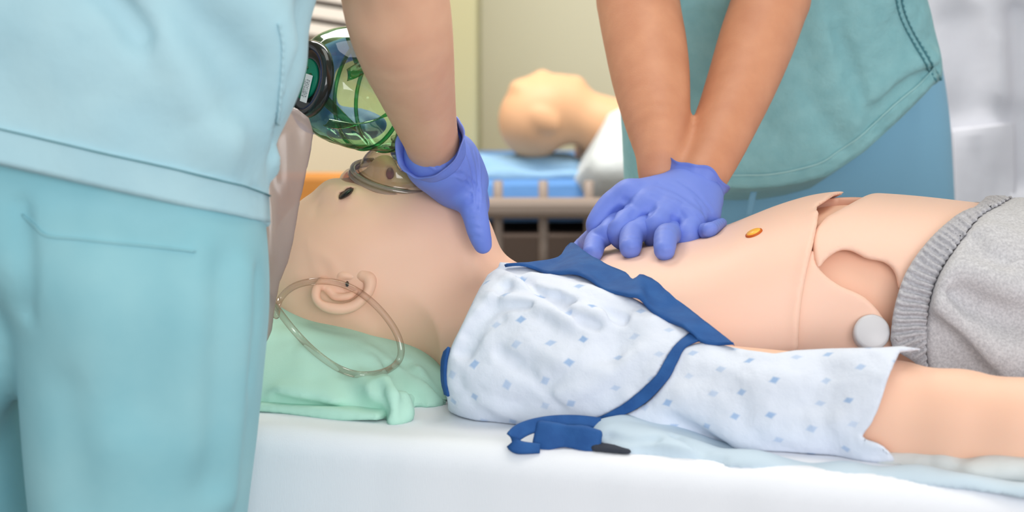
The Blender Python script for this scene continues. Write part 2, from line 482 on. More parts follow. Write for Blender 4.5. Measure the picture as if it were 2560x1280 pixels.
MT = dict(
    vinyl=mat('mannequin_vinyl', (240, 194, 168), .5, .3, sss=.18, bump=(300, .06, .0006)),
    vinyl_pale=mat('mannequin_chest_vinyl', (241, 201, 180), .5, .28, sss=.18, bump=(300, .06, .0006)),
    vinyl_inner=mat('mannequin_inner_vinyl', (242, 172, 130), .5, .28, sss=.2),
    vinyl_far=mat('old_mannequin_vinyl', (224, 174, 134), .5, .3),
    black=mat('black_plastic', (22, 20, 22), .4, .3),
    nostril_shade=mat('mannequin_nose_shadow', (150, 96, 104), .5, .3),  # shade inside the nostril, put into the colour of its plug
    skin=mat('skin', (210, 150, 116), .5, .35, sss=.15, bump=(420, .22, .0008), mottle=(26, (197, 136, 104))),
    skin_pale=mat('skin_pale', (226, 178, 148), .5, .35, sss=.15, bump=(420, .18, .0008), mottle=(26, (217, 164, 136))),
    glove=mat('nitrile_glove', (112, 134, 216), .52, .32, sss=.05, bump=(70, .3, .0016), lumpy=(260, .12, .0006)),
    scrub_a=mat('pale_teal_cotton', (178, 214, 224), .85, .12, bump=(1400, .3, .0006), lumpy=(34, .3, .006), sheen=.1, mottle=(18, (170, 208, 220))),
    trouser_a=mat('turquoise_cotton', (150, 200, 209), .85, .12, bump=(1400, .25, .0005), lumpy=(20, .15, .004), sheen=.1, mottle=(14, (138, 192, 203))),
    scrub_b=mat('dusty_teal_cotton', (140, 190, 196), .85, .12, bump=(1400, .35, .0007), lumpy=(60, .6, .005), sheen=.1, mottle=(50, (130, 181, 188))),
    trouser_b=mat('dusty_blue_cotton', (128, 177, 205), .85, .12, bump=(1400, .2, .0005), sheen=.1),
    stitch=mat('pale_teal_thread', (160, 205, 208), .8, .1),
    stitch_dark=mat('dark_teal_thread', (86, 138, 148), .8, .1),
    sheet=mat('white_bed_sheet', (238, 240, 246), .85, .12, bump=(1300, .3, .0005), stretch=(1, 1, .12)),
    gown=gown_mat(),
    lining=mat('pale_blue_lining', (194, 211, 224), .85, .12, bump=(900, .2, .0005), lumpy=(40, .2, .004)),
    navy=mat('navy_trim_cloth', (48, 94, 155), .75, .2, bump=(900, .35, .0008), lumpy=(70, .3, .003), mottle=(60, (40, 82, 142))),
    mint=mat('mint_pillow_cotton', (182, 223, 206), .85, .12, bump=(1000, .25, .0006), lumpy=(35, .15, .004)),
    grey=mat('grey_sweat_cloth', (206, 205, 208), .95, .05, bump=(700, .5, .001), mottle=(420, (178, 177, 181)), sheen=.15),
    rib=mat('grey_ribbed_cuff', (198, 197, 201), .95, .05, bump=(700, .4, .001), mottle=(420, (172, 171, 176))),
    knob=mat('grey_plastic_knob', (206, 206, 210), .35, .4),
    orange=mat('orange_stud', (255, 186, 60), .4, .4),
    orange_rim=mat('dark_orange_rim', (196, 92, 20), .5, .3),
    wall=mat('beige_wall_paint', (220, 214, 188), .8, .15),
    wall_green=mat('greenish_wall_paint', (190, 184, 144), .8, .15),
    wall_cream=mat('cream_wall_paint', (222, 208, 180), .8, .15),
    floor=mat('brown_vinyl_floor', (120, 104, 86), .5, .3, mottle=(6, (110, 94, 78))),
    wood=mat('orange_wood', (204, 138, 66), .5, .3, mottle=(12, (190, 124, 56)), stretch=(.3, 1, 6)),
    rail=mat('taupe_metal', (148, 132, 122), .45, .4),
    dark=mat('dark_bed_frame', (84, 70, 62), .6, .3),
    blue_sheet=mat('pale_blue_cover', (138, 175, 208), .8, .15, lumpy=(14, .5, .02)),
    blue_mattress=mat('blue_mattress', (92, 138, 196), .7, .2, lumpy=(14, .4, .02)),
    white_cloth=mat('white_cloth', (208, 213, 214), .85, .12, lumpy=(22, .5, .01)),
    coat=mat('white_coat_cotton', (202, 203, 212), .85, .12, lumpy=(12, .3, .01)),
    slat=mat('white_slat', (208, 199, 189), .6, .2),
    liner=mat('pinkish_liner', (212, 164, 142), .5, .3),
    gap=mat('dark_recess', (32, 26, 26), .7, .2),
    dark_trouser=mat('dark_trousers', (60, 64, 74), .8, .1),
    hair=mat('brown_hair', (70, 48, 36), .6, .3),
    shoe=mat('white_shoe', (220, 220, 222), .5, .3),
    green=mat('green_rubber', (0, 118, 92), .4, .4),
    label=mat('white_label', (222, 224, 228), .6, .3),
    ink=mat('grey_ink', (120, 124, 132), .7, .2),
    bag=clear('green_tinted_clear_silicone', (228, 242, 220), (150, 212, 174), .06, 1.2),
    ringdark=clear('smoky_clear_plastic', (120, 130, 128), (22, 28, 30), .12, 1.2, .55, (50, 58, 60)),
    bagrib=clear('deep_green_clear_silicone', (130, 212, 165), (30, 140, 98), .08, 1.2),
    dome=clear('clear_mask_plastic', (244, 240, 232), (150, 140, 130), .05, 1.2),
    rim=clear('clear_mask_rim', (240, 234, 228), (196, 188, 182), .08, 1.4, .4, (200, 194, 186)),
    cushion=clear('frosted_mask_cushion', (240, 226, 216), (190, 166, 154), .12, 1.2, .22, (226, 206, 196)),
    pvc=clear('clear_tubing', (252, 249, 247), (216, 200, 192), .06, 1.5),
    film=clear('translucent_reservoir_film', (226, 216, 212), (178, 166, 166), .25, .9, .45, (214, 200, 198)),
)

# ================================================================== the room
FLZ = -.82
wb = structure(box('wall_back', (0, 3.02, .45), (3.2, .06, 1.29), MT['wall'], bev=0))
wp = structure(box('wall_left', (X_(1195, 300, 2.48) - 1.5, 2.72, .45), (1.50, .24, 1.29), MT['wall_green'], bev=.01))
wc = structure(box('trim_1', (X_(1060, 300, 2.44) - .8, 2.46, .45), (.8, .02, 1.29), MT['wall_cream'], bev=.005))
structure(box('floor', (0, .4, FLZ - .03), (3.2, 3.4, .03), MT['floor'], bev=0))
structure(box('ceiling', (0, .9, 1.80), (3.2, 2.2, .03), MT['wall'], bev=0))
structure(box('baseboard_back', (0, 2.95, FLZ + .05), (3.2, .012, .05), MT['rail'], bev=.003))

# ================================================================== the bed in front
BE = np.array([.937, -.35, 0]); BN = np.array([.35, .937, 0]); BP = np.array([-.226, -.045, 0])
RB = rotm(rz=math.atan2(-.35, .937))
bed = thing('hospital_bed', 'white-sheeted bed in front, under the bare-chested mannequin', 'bed', (BP + BE * .9 + BN * .33 + np.array([0, 0, FLZ])))
bc = BP + BE * .86 + BN * .33
f_mat = rbox(bc + np.array([0, 0, -.15]), (.98, .33, .15), .022, RB)
f_mat = rough(f_mat, ((9, 9, 3), .0025, 3), ((26, 26, 4), .0009, 4))
def bound(o, x, y, z): return [o + BE * a + BN * b + np.array([0, 0, c]) for a in x for b in y for c in z]
bb = np.array(bound(bc, (-1.0, .98), (-.36, .36), (-.33, .04)))
blob('sheet', f_mat, bb.min(0), bb.max(0), .008, MT['sheet'], bed)
box('bed_frame', bc + np.array([0, 0, -.34]), (.95, .3, .03), MT['rail'], bed, RB)
for a in (-.85, .85):
    for b in (-.25, .25):
        q = bc + BE * a + BN * b
        tube('leg', [q + np.array([0, 0, -.36]), q + np.array([0, 0, FLZ + .05])], .02, MT['rail'], bed, n=2)
        o = lathe('caster', q + np.array([0, 0, FLZ + .04]) - BN * .012, BN, [(0, .001), (0, .036), (.004, .04), (.02, .04), (.024, .036), (.024, .001)], MT['black'], bed, seg=20)

# ================================================================== mint pillow
pil = thing('pillow', 'mint green pillow under the bare-chested mannequin head', 'pillow', (-.22, .2, 0))
pc = P(850, 930, .22); pc[2] = .03
def f_pil0(p):
    q = (p - V3((-.19, .205, .010))) @ RB; q[:, 2] += .20 * q[:, 0]
    a = np.abs(q) / V3((.178, .185, .066))
    k = (a[:, 0] ** 3.2 + a[:, 1] ** 3.2) ** (1 / 3.2)
    return ((k ** 2.2 + a[:, 2] ** 2.2) ** (1 / 2.2) - 1) * .065
fold = [(P(880, 975, .03), .010), (P(945, 985, .005), .0115), (P(985, 1005, -.005), .010), (P(1000, 1030, -.012), .008), (P(992, 1056, -.018), .007)]
f_pil1 = smin([f_pil0, chain(fold, .006)], .03)
f_pil = stroke_px(f_pil1, [
    ([(860, 925), (880, 990), (930, 1030)], .010, -.008), ([(930, 905), (960, 940), (985, 985)], .008, .006),
    ([(985, 925), (1005, 965), (1040, 1000)], .009, -.009), ([(1040, 930), (1075, 985), (1120, 1030)], .010, .007),
    ([(1010, 905), (1050, 950), (1100, 1000)], .006, -.006), ([(690, 1000), (760, 1015), (860, 1030)], .006, -.008),
    ([(700, 985), (780, 990), (840, 1010)], .012, .005), ([(760, 880), (860, 900), (930, 880)], .012, .003),
    ([(940, 960), (958, 1000), (945, 1035)], .006, -.008), ([(965, 985), (985, 1020), (978, 1050)], .004, .004), ([(985, 960), (1010, 990), (1015, 1030)], .005, -.006), ([(700, 830), (800, 850), (900, 855)], .02, .003)])
f_pil = inter(rough(f_pil, ((30, 30, 30), .0025, 9)), zmin(-.002))
blob('pillow_cover', f_pil, (-.46, -.06, -.01), (.02, .45, .13), .004, MT['mint'], pil)
blob('pillow_hem', rough(sinter(rbox((-.20, .165, .004), (.14, .15, .006), .005, RB), zmin(0), .002), (20, .004, 5)), (-.46, -.1, -.01), (.02, .4, .04), .004, MT['mint'], pil)

# ================================================================== training mannequin
man = thing('training_mannequin', 'bare-chested training mannequin lying face up on the front bed under gloved hands', 'mannequin', P(1700, 900, .15) * [1, 1, 0])
YH = .2
def Pc(x, y, Y): return P(x, y, Y)
head = [
    ell(P(872, 698, YH), (.083, .075, .091)),
    ell(P(965, 618, YH), (.085, .064, .050)),
    cap(P(965, 628, YH), P(1060, 602, YH), .054, .044),
    cap(P(1060, 592, YH), P(1112, 582, YH), .040, .033),
]
f_head = smin(head, .05)
face = [
    cap(P(836, 488, .172), P(834, 480, .228), .0125, .0125),             # brow
    cap(P(885, 480, YH), P(955, 428, YH), .009, .012),                 # nose bridge
    ell(P(962, 420, YH), (.012, .014, .013)), ell(P(972, 437, .188), (.010, .009, .010)), ell(P(972, 434, .212), (.010, .009, .010)),
    ell(P(1010, 470, .2), (.011, .026, .012)), ell(P(1040, 474, .2), (.011, .022, .012)),   # lips
    ell(P(868, 498, .165), (.017, .016, .011)),                        # eyelid
]
f_head = smin([f_head, smin(face, .008)], .014)
neck = cap(P(1000, 735, .2), P(1200, 815, .19), .066, .066)
f_head = smin([f_head, neck], .05)
f_head = sub(f_head, ell(P(864, 484, .150), (.0095, .03, .0027), rotm(ry=math.radians(-32))))   # open eye slit
f_head = sub(f_head, ell(P(975, 434, .180), (.004, .01, .006)))     # nostril
f_head = sub(f_head, ell(P(1018, 478, .178), (.008, .012, .004)))     # mouth corner
f_head = stroke_px(f_head, [
    ([(795, 505), (787, 520), (790, 535)], .004, -.0012),
    ([(960, 668), (1040, 655), (1110, 640)], .022, -.003),
    ([(1165, 660), (1180, 690), (1180, 720)], .006, -.001), ([(1188, 655), (1205, 690), (1210, 705)], .008, .003),
    ([(790, 632), (825, 650), (845, 690)], .006, .0014), ([(770, 600), (778, 640), (800, 690)], .004, .0008), ([(742, 690), (780, 725), (790, 760)], .004, .0008),
    ([(855, 790), (890, 800), (930, 822)], .012, .003)])
# ---- torso: a loft along the body
TA = math.radians(9); TD = np.array([math.cos(TA), -math.sin(TA), 0]); TN = np.array([math.sin(TA), math.cos(TA), 0])
TO = np.array([.10, .175, 0])
def s_of(px, py): # body coordinate of a contour pixel near the midline
    q = P(px, py, .2); return q
top = [(1235, 700), (1330, 672), (1450, 645), (1540, 622), (1600, 606), (1680, 598), (1760, 588), (1830, 562), (1900, 530), (1980, 500), (2080, 476), (2180, 480), (2300, 488), (2420, 503), (2560, 520)]
ts, tz = [], []
for x, y in top:
    q = None
    Yg = .2
    for _ in range(4):
        q = P(x, y, Yg); s = (q - TO) @ TD; Yg = (TO + TD * s)[1] + .02
    ts.append(s); tz.append(q[2])
ts = np.array(ts); tz = np.array(tz)
f_zt = smooth_interp(np.concatenate([[ts[0] - .1], ts, [.75]]), np.concatenate([[tz[0] - .03], tz, [tz[-1] - .005]]))
f_hw = smooth_interp([-.3, -.16, -.08, 0, .12, .22, .33, .42, .75], [.07, .10, .145, .155, .152, .145, .145, .16, .17])
def f_tor(p, extra=0):
    q = p - V3(TO); s = q @ V3(TD); w = q @ V3(TN)
    zt = f_zt(s); a = f_hw(s); zb = .004
    zc = (zt + zb) / 2; b = (zt - zb) / 2
    k = ((np.abs(w) / a) ** 2.5 + (np.abs(p[:, 2] - zc) / b) ** 2.5) ** .4
    d = (k - 1) * np.minimum(a, b)
    return np.maximum(np.maximum(d, -.17 - s), s - .62).astype(np.float32)
f_torso = f_tor
f_core = off(f_torso, -.013)
f_body = smin([f_head, inter(f_core, lambda p: -(p - V3(TO)) @ V3(TD) - .15)], .05)
# arm on the near side
arm_pts = [(P(1330, 900, .03), .062), (P(1700, 985, -.03), .048), (P(2080, 1010, -.115), .042), (P(2230, 1030, -.14), .0395), (P(2400, 1052, -.165), .0385), (P(2560, 1068, -.19), .0360), (P(2900, 1100, -.24), .029)]
f_arm = chain(arm_pts, .02)
far_arm = chain([(P(1600, 730, .33), .04), (P(1850, 720, .36), .042), (P(2300, 700, .33), .035), (P(2700, 720, .30), .028)], .02)
f_body = smin([f_body, f_arm, far_arm], .03)
# legs go on to the right, under the trousers
for w in (-.08, .08):
    a = TO + TD * .55 + TN * w; f_body = smin([f_body, cap(a + [0, 0, .085], a + TD * .5 + [0, 0, .07], .075, .055)], .03)
f_body = inter(f_body, zmin(.001))
blob('body', f_body, (-.36, -.34, -.004), (1.2, .46, .26), .0036, MT['vinyl'], man, relax=2)

# ---- ear
YE = .118
def densep(pts, n=60):
    a = catmull([np.append(p, r) for p, r in pts], n); return [(q[:3], q[3]) for q in a]
ear = [fcap(P(838, 734, .124), P(912, 708, .124), .0175, .0120, (0, 1, .1), .34)]
helix = [(P(x, y, Y), r) for x, y, Y, r in [(806, 706, .121, .0036), (792, 722, .113, .0044), (792, 745, .108, .0048), (812, 765, .105, .0052), (845, 773, .104, .0054), (880, 767, .106, .0052), (906, 748, .109, .0050), (922, 724, .113, .0056), (924, 700, .116, .0064), (908, 690, .119, .0056)]]
ear.append(chain(densep(helix)))
ear.append(chain(densep([(P(822, 726, .117), .0030), (P(838, 742, .114), .0036), (P(868, 741, .113), .0036), (P(890, 726, .115), .0034)])))
ear.append(ell(P(866, 692, .121), (.0085, .007, .0050), rotm(ry=.3)))
f_ear = smin(ear, .006)
f_ear = ssub(f_ear, ell(P(876, 714, .110), (.011, .008, .0055), rotm(ry=.35)), .006)
f_ear = ssub(f_ear, ell(P(824, 738, .106), (.009, .006, .0040), rotm(ry=-.3)), .005)
eb = np.array([P(770, 800, .12), P(950, 660, .12)])
blob('ear', f_ear, (eb[0][0], .085, eb[0][2]), (eb[1][0], .15, eb[1][2]), .0014, MT['vinyl'], man)
blob('ear_canal', ell(P(868, 710, .1165), (.0017, .004, .0028)), P(868, 710, .1165) - .006, P(868, 710, .1165) + .006, .0008, MT['black'], man)
blob('eye', ell(P(865, 484, .158), (.0082, .018, .0032), rotm(ry=math.radians(-32))), P(865, 484, .158) - .022, P(865, 484, .158) + .022, .0016, MT['black'], man)
blob('nostril', ell(P(975, 434, .183), (.004, .008, .006)), P(975, 434, .183) - .01, P(975, 434, .183) + .01, .001, MT['nostril_shade'], man)

# ---- chest skin, side flap and belly panel, each a skin of its own over the hollow body
def pts_on(pl, f, n=None): return hits(catmull(pl, n or 3 * len(pl)), f)
edge = [(2150, 488), (2100, 476), (2062, 490), (2046, 515), (2040, 560), (2030, 610), (2012, 690), (1998, 780), (1994, 880), (1996, 960)]
chest_poly = [P(1235, 560, .3), P(1235, 300, .3), P(2150, 400, .3), P(2150, 490, .26), P(2100, 492, .24), P(2062, 504, .22)] + list(pts_on(edge[3:], f_torso)) + [P(1996, 1250, -.1), P(1235, 1250, -.1)]
f_chest = sinter(sub(f_torso, off(f_torso, -.007)), polycut(chest_poly), .004)
f_chest = sinter(f_chest, lambda p: p[:, 2] * -1 + .012, .002)
f_chest = smin([f_chest, ell(hits([(1546, 612)], f_torso)[0], (.011, .011, .009))], .012)
f_chest = stroke_px(f_chest, [([(2052, 530), (2042, 570), (2020, 640), (2004, 740), (1998, 860)], .006, .0016)])
blob('chest_skin', f_chest, (-.12, -.06, .0), (.38, .42, .25), .003, MT['vinyl_pale'], man)
e2 = [(2004, 640), (2036, 622), (2040, 650), (2060, 682), (2100, 712), (2160, 740), (2200, 780), (2222, 820), (2232, 870), (2236, 960)]
flap_poly = list(pts_on(e2, off(f_torso, -.004))) + [P(2236, 1250, -.1), P(1900, 1250, -.1), P(1900, 900, .0)] + [P(1960, 640, .05)]
f_flap = sinter(sub(off(f_torso, -.003), off(f_torso, -.011)), polycut(flap_poly), .004)
f_flap = sinter(f_flap, lambda p: p[:, 2] * -1 + .012, .002)
blob('side_flap', f_flap, (.2, -.1, .0), (.42, .25, .25), .0028, MT['vinyl_pale'], man)
e3 = [(2170, 470), (2120, 505), (2070, 540), (2040, 575), (2034, 620), (2046, 668), (2070, 645), (2100, 626), (2130, 626), (2170, 645), (2215, 655), (2240, 680), (2250, 720)]
belly_poly = [P(2190, 478, .25), P(2130, 508, .21)] + list(pts_on(e3[2:], off(f_torso, -.001))) + [P(2700, 760, .0), P(2700, 380, .2), P(2180, 400, .25)]
f_belly = sinter(sub(off(f_torso, -.001), off(f_torso, -.009)), polycut(belly_poly), .004)
f_belly = sinter(f_belly, lambda p: p[:, 2] * -1 + .012, .002)
blob('belly_panel', f_belly, (.2, -.1, .0), (.62, .36, .25), .0028, MT['vinyl_pale'], man)
blob('inner_belly', inter(off(f_torso, -.017), lambda p: .17 - (p - V3(TO)) @ V3(TD), lambda p: (p - V3(TO)) @ V3(TD) - .5), (.2, -.1, .0), (.64, .4, .25), .005, MT['vinyl_inner'], man)
blob('chest_liner', inter(off(f_torso, -.006), lambda p: .17 - (p - V3(TO)) @ V3(TD), lambda p: .02 - (p - V3(TO)) @ V3(TN), half(P(2165, 500, .25), TD)), (.25, .0, .05), (.50, .4, .25), .004, MT['liner'], man)
k0 = onsurf([(2176, 842)], f_torso, -.006)[0]; kn = np.array([-.05, -.93, .36])
lathe('hip_knob', k0, kn, [(0, .00001), (0, .0165), (.012, .0165), (.0145, .0155), (.0155, .0135), (.0155, .00001)], MT['knob'], man, seg=40)
k1 = onsurf([(1885, 583)], f_torso, 0)[0]; _, g1 = grad(f_torso, k1[None].astype(np.float32), 2e-3)
st = lathe('electrode_stud', k1 - g1[0] * .002, g1[0], [(0, .00001), (0, .0088), (.0030, .0085), (.0036, .0075), (.0036, .00001)], MT['orange_rim'], man, seg=30)
lathe('stud_face', k1 - g1[0] * .002, g1[0], [(.003, .00001), (.003, .0072), (.0042, .0068), (.0044, .00001)], MT['orange'], st, seg=30)

# ================================================================== hospital gown over the near shoulder and arm
gown = thing('hospital_gown', 'white gown with pale blue diamonds and navy trim, over the shoulder of the front mannequin', 'gown', P(1500, 1100, -.05) * [1, 1, 0])
s_pts = [(P(1290, 905, .035), .076), (P(1480, 945, .005), .070), (P(1700, 985, -.035), .060), (P(1950, 1003, -.085), .0570), (P(2220, 1016, -.136), .0520), (P(2420, 1045, -.168), .0535)]
f_sl = chain(s_pts, .03)
tor_out = inter(off(f_torso, .007), lambda p: (p - V3(TO)) @ V3(TD) - .17, lambda p: (p - V3(TO)) @ V3(TN) - .08)
neck_out = inter(off(smin([f_head, f_core], .05), .006), half(P(1200, 760, .15), (-.96, -.1, .25)), lambda p: (p - V3(TO)) @ V3(TN) - .08)
f_g0 = smin([f_sl, tor_out], .05)
f_g0 = smin([f_g0, neck_out, ell(P(1262, 740, .14), (.035, .05, .045))], .04)
f_g1 = stroke_px(f_g0, [
    ([(1235, 690), (1200, 760), (1150, 850), (1135, 950)], .010, .004), ([(1270, 715), (1215, 790), (1165, 880)], .006, -.008),
    ([(1250, 690), (1330, 720), (1420, 745), (1500, 790)], .008, .011), ([(1300, 700), (1350, 730), (1440, 760), (1560, 800)], .0055, -.013),
    ([(1330, 690), (1420, 720), (1540, 750), (1640, 800)], .009, .006), ([(1170, 835), (1205, 795), (1260, 765), (1330, 765)], .005, -.009),
    ([(1230, 745), (1300, 752), (1380, 778), (1430, 800)], .007, .009), ([(1150, 880), (1190, 830), (1250, 795)], .005, -.006), ([(1390, 745), (1410, 775), (1440, 795), (1490, 810)], .005, -.010), ([(1440, 770), (1520, 790), (1620, 812)], .008, .006),
    ([(1180, 940), (1300, 960), (1420, 1000)], .012, .004), ([(1300, 850), (1380, 900), (1500, 920)], .010, .004), ([(1380, 960), (1440, 920), (1540, 880)], .008, -.004),
    ([(1250, 880), (1330, 940), (1400, 1020)], .006, -.004), ([(1450, 980), (1520, 940), (1600, 880)], .007, .004), ([(1210, 1000), (1300, 1040), (1400, 1050)], .008, .004), ([(1360, 800), (1440, 850), (1560, 860)], .008, -.003),
    ([(1720, 1000), (1800, 1060), (1870, 1130)], .014, .006), ([(1690, 1060), (1780, 1110), (1860, 1150)], .010, -.008),
    ([(1760, 900), (1860, 940), (2000, 930)], .016, .003), ([(2200, 1000), (2140, 1080), (2080, 1130)], .014, -.004), ([(2160, 960), (2080, 1000), (1960, 1020)], .014, -.0022),
    ([(1640, 960), (1720, 990), (1800, 1000)], .012, .003), ([(1950, 900), (2060, 930), (2160, 910)], .012, -.002)])
f_g1 = rough(f_g1, ((28, 28, 28), .0030, 21), ((60, 45, 60), .0014, 22), ((110, 70, 110), .0006, 23))
f_g = inter(f_g1, zmin(.002))
ax0, ax1 = V3(s_pts[0][0]), V3(s_pts[-1][0]); axd = (ax1 - ax0) / np.linalg.norm(ax1 - ax0)
aside = np.cross(axd, V3((0, 0, 1))); aside /= np.linalg.norm(aside); aup = np.cross(aside, axd)
def gown_uv(v):
    q = v - ax0; u = q @ axd; a = np.arctan2(q @ aside, q @ aup) * .068
    c, s = math.cos(.35), math.sin(.35)
    return np.stack([u * c - a * s + 1, u * s + a * c + 1], 1)
neckline = [(1245, 668), (1215, 690), (1185, 745), (1155, 810), (1130, 860), (1116, 905), (1112, 960), (1118, 1010)]
bandU = [(1245, 668), (1300, 673), (1380, 684), (1460, 704), (1540, 738), (1620, 778), (1690, 818), (1724, 838)]
bandD = [(1724, 838), (1690, 868), (1668, 900), (1640, 948), (1590, 995), (1530, 1032), (1470, 1052), (1330, 1070)]
sh_poly = list(hits(catmull(neckline, 24), f_g)) + [P(1100, 1120, -.03), P(1150, 1300, -.08), P(1330, 1300, -.1)] + list(hits(catmull(bandD[::-1], 24), f_g)) + list(hits(catmull([(x + 4, y - 14) for x, y in bandU[::-1]], 24), f_g))
f_neckhole = half(P(1150, 860, .08), (-1, 0, .1))
f_shp = sinter(f_g, polycut(sh_poly), .003)
blob('shoulder_panel', f_shp, (-.12, -.12, -.0), (.30, .26, .20), .0028, MT['gown'], gown, uvf=gown_uv)
slT = [(1705, 868), (1750, 856), (1800, 866), (1850, 878), (1910, 888), (1960, 880), (2040, 876), (2140, 876), (2200, 872), (2252, 880)]
slR = [(2252, 880), (2240, 905), (2222, 945), (2205, 1000), (2180, 1060), (2158, 1092), (2205, 1112), (2240, 1150), (2225, 1175)]
bandR = [(1705, 868), (1690, 900), (1672, 940), (1640, 985), (1600, 1018), (1540, 1046), (1490, 1062), (1520, 1110), (1560, 1180)]
sl_poly = [P(x, y, -.05) for x, y in slT] + list(hits(catmull(slR, 20), f_g)) + [P(2200, 1350, -.15), P(1560, 1350, -.1)] + list(hits(catmull(bandR[::-1], 24), f_g))
tip = smin([f_g, cap(P(2170, 1120, -.16), P(2200, 1160, -.17), .012, .006), cap(P(2140, 1130, -.15), P(2100, 1150, -.14), .010, .006)], .012)
f_slv = sinter(tip, polycut(sl_poly), .003)
hem_in = max(0, 0)
f_slv = sub(f_slv, inter(off(f_arm, .002), half(P(2185, 1020, -.13), -axd)))
f_slv = inter(f_slv, lambda p: -(f_torso(p)) + .004, zmin(.002))
blob('sleeve', f_slv, (.06, -.24, -.0), (.40, .10, .14), .0028, MT['gown'], gown, uvf=gown_uv, safe=2.2)
# trim
f_tg = smin([f_g, off(f_torso, .004)], .02)
patch('navy_collar_trim', [[(1270, 668), (1330, 664), (1395, 652), (1430, 616), (1470, 642), (1520, 672), (1568, 692), (1588, 712), (1606, 702), (1640, 712), (1700, 762), (1770, 820), (1838, 868)],
                           [(1265, 671), (1350, 680), (1450, 700), (1550, 742), (1640, 788), (1724, 838), (1740, 850), (1756, 858), (1838, 869)]], f_tg, .0045, .003, MT['navy'], gown, 70, 9,
      lambda nv, nu: .003 * np.sin(np.linspace(0, 1, nv))[:, None] * np.sin(np.linspace(0, 26, nu))[None] + .0035 * np.exp(-((np.linspace(0, 1, nu) - .56) / .03) ** 2)[None])
patch('navy_sleeve_band', [[(1728, 834), (1692, 862), (1670, 892), (1640, 942), (1588, 990), (1530, 1028), (1470, 1050), (1440, 1056)],
                           [(1790, 858), (1750, 854), (1712, 872), (1694, 905), (1668, 952), (1610, 1010), (1540, 1044), (1455, 1062)]], f_g, .0025, .0025, MT['navy'], gown, 60, 7)
patch('navy_neck_trim', [[(1112, 880), (1106, 905), (1106, 950), (1114, 985)], [(1124, 868), (1117, 905), (1116, 950), (1124, 990)]], smin([f_g, f_body], .004), .002, .003, MT['navy'], gown, 24, 4)
# navy tie: a folded strap lying on the sheet with a loop at its left end
yb = -.085
def ring3(pl, Y, dY): return np.array([P(x, y, Y + dY * i / max(1, len(pl) - 1)) for i, (x, y) in enumerate(pl)])
def strap(name, pl, Y0, width_dir, w, th, m, parent, n=50):
    c = catmull(pl, n); t = np.gradient(c, axis=0); t /= np.linalg.norm(t, axis=1, keepdims=True)
    wd_ = np.asarray(width_dir, float); wv = wd_ - t * (t @ wd_)[:, None]; wv /= np.linalg.norm(wv, axis=1, keepdims=True)
    N = np.cross(t, wv); k = np.linspace(-.5, .5, 5)
    ww = np.interp(np.linspace(0, 1, n), np.linspace(0, 1, len(np.atleast_1d(w))), np.atleast_1d(w))
    G = c[None] + k[:, None, None] * ww[None, :, None] * wv[None]
    return grid_mesh(name, G, th, np.repeat(N[None], 5, 0), m, parent)
strap('navy_tie_loop', [P(1500, 1060, -.095), P(1440, 1054, -.10), P(1370, 1058, -.105), P(1310, 1074, -.112), P(1279, 1098, -.120), P(1294, 1116, -.126), P(1350, 1120, -.128)], 0, (0, .55, .83), [.010, .010, .011, .012, .013, .012, .008], .003, MT['navy'], gown)
f_tie = rough(sinter(rbox(P(1418, 1102, -.122), (.0300, .0045, .0140), .004, rotm(rx=-.45, ry=.07, rz=-.33)), zmin(.001), .003), (60, .002, 4))
blob('navy_tie', f_tie, P(1418, 1102, -.122) - .05, P(1418, 1102, -.122) + .05, .0022, MT['navy'], gown)
f_td = sinter(rbox(P(1530, 1138, -.135), (.018, .008, .0085), .004, rotm(rz=-.35, ry=.08)), zmin(.001), .003)
blob('dark_tie_end', f_td, P(1530, 1138, -.135) - .05, P(1530, 1138, -.135) + .05, .0025, MT['dark_trouser'], gown)
# pale blue lining folded under the arm along the bed edge
ln = [(P(1530, 1090, -.100), .010), (P(1600, 1115, -.115), .013), (P(1720, 1140, -.135), .012), (P(1850, 1165, -.16), .011), (P(2100, 1190, -.19), .010), (P(2350, 1215, -.225), .011), (P(2700, 1250, -.28), .012)]
lf = [fcap(ln[i][0], ln[i + 1][0], ln[i][1] * 1.9, ln[i + 1][1] * 1.9, (0, .15, 1), .55) for i in range(len(ln) - 1)]
lf += [chain([(P(1510, 1078, -.09), .006), (P(1570, 1070, -.085), .007), (P(1660, 1085, -.09), .009), (P(1740, 1120, -.11), .008)], .006),
       fcap(P(1560, 1100, -.08), P(2000, 1150, -.13), .018, .014, (0, .15, 1), .6)]
f_ln = stroke_px(smin(lf, .012), [([(1520, 1090), (1580, 1098), (1640, 1096)], .004, -.006), ([(1600, 1122), (1700, 1140), (1800, 1150)], .005, -.003), ([(1690, 1090), (1730, 1105), (1760, 1125)], .004, -.007)])
f_ln = inter(rough(f_ln, (26, .004, 8)), zmin(-.001), lambda p: -(p - V3(BP)) @ V3(BN) - .004)
blob('gown_lining', f_ln, (.04, -.40, -.004), (.60, .0, .05), .0032, MT['lining'], gown)
wv = smin([fcap(P(2230 + i * 75, 1158 + (i % 2) * 10 + i * 3, -.165 - .012 * i), P(2275 + i * 75, 1166 + i * 4, -.17 - .012 * i), .016, .014, (0, 0, 1), .6) for i in range(6)], .02)
blob('gown_back_hem', inter(rough(wv, (40, .004, 3)), zmin(0)), (.25, -.34, -.004), (.56, -.08, .04), .003, MT['white_cloth'], gown)

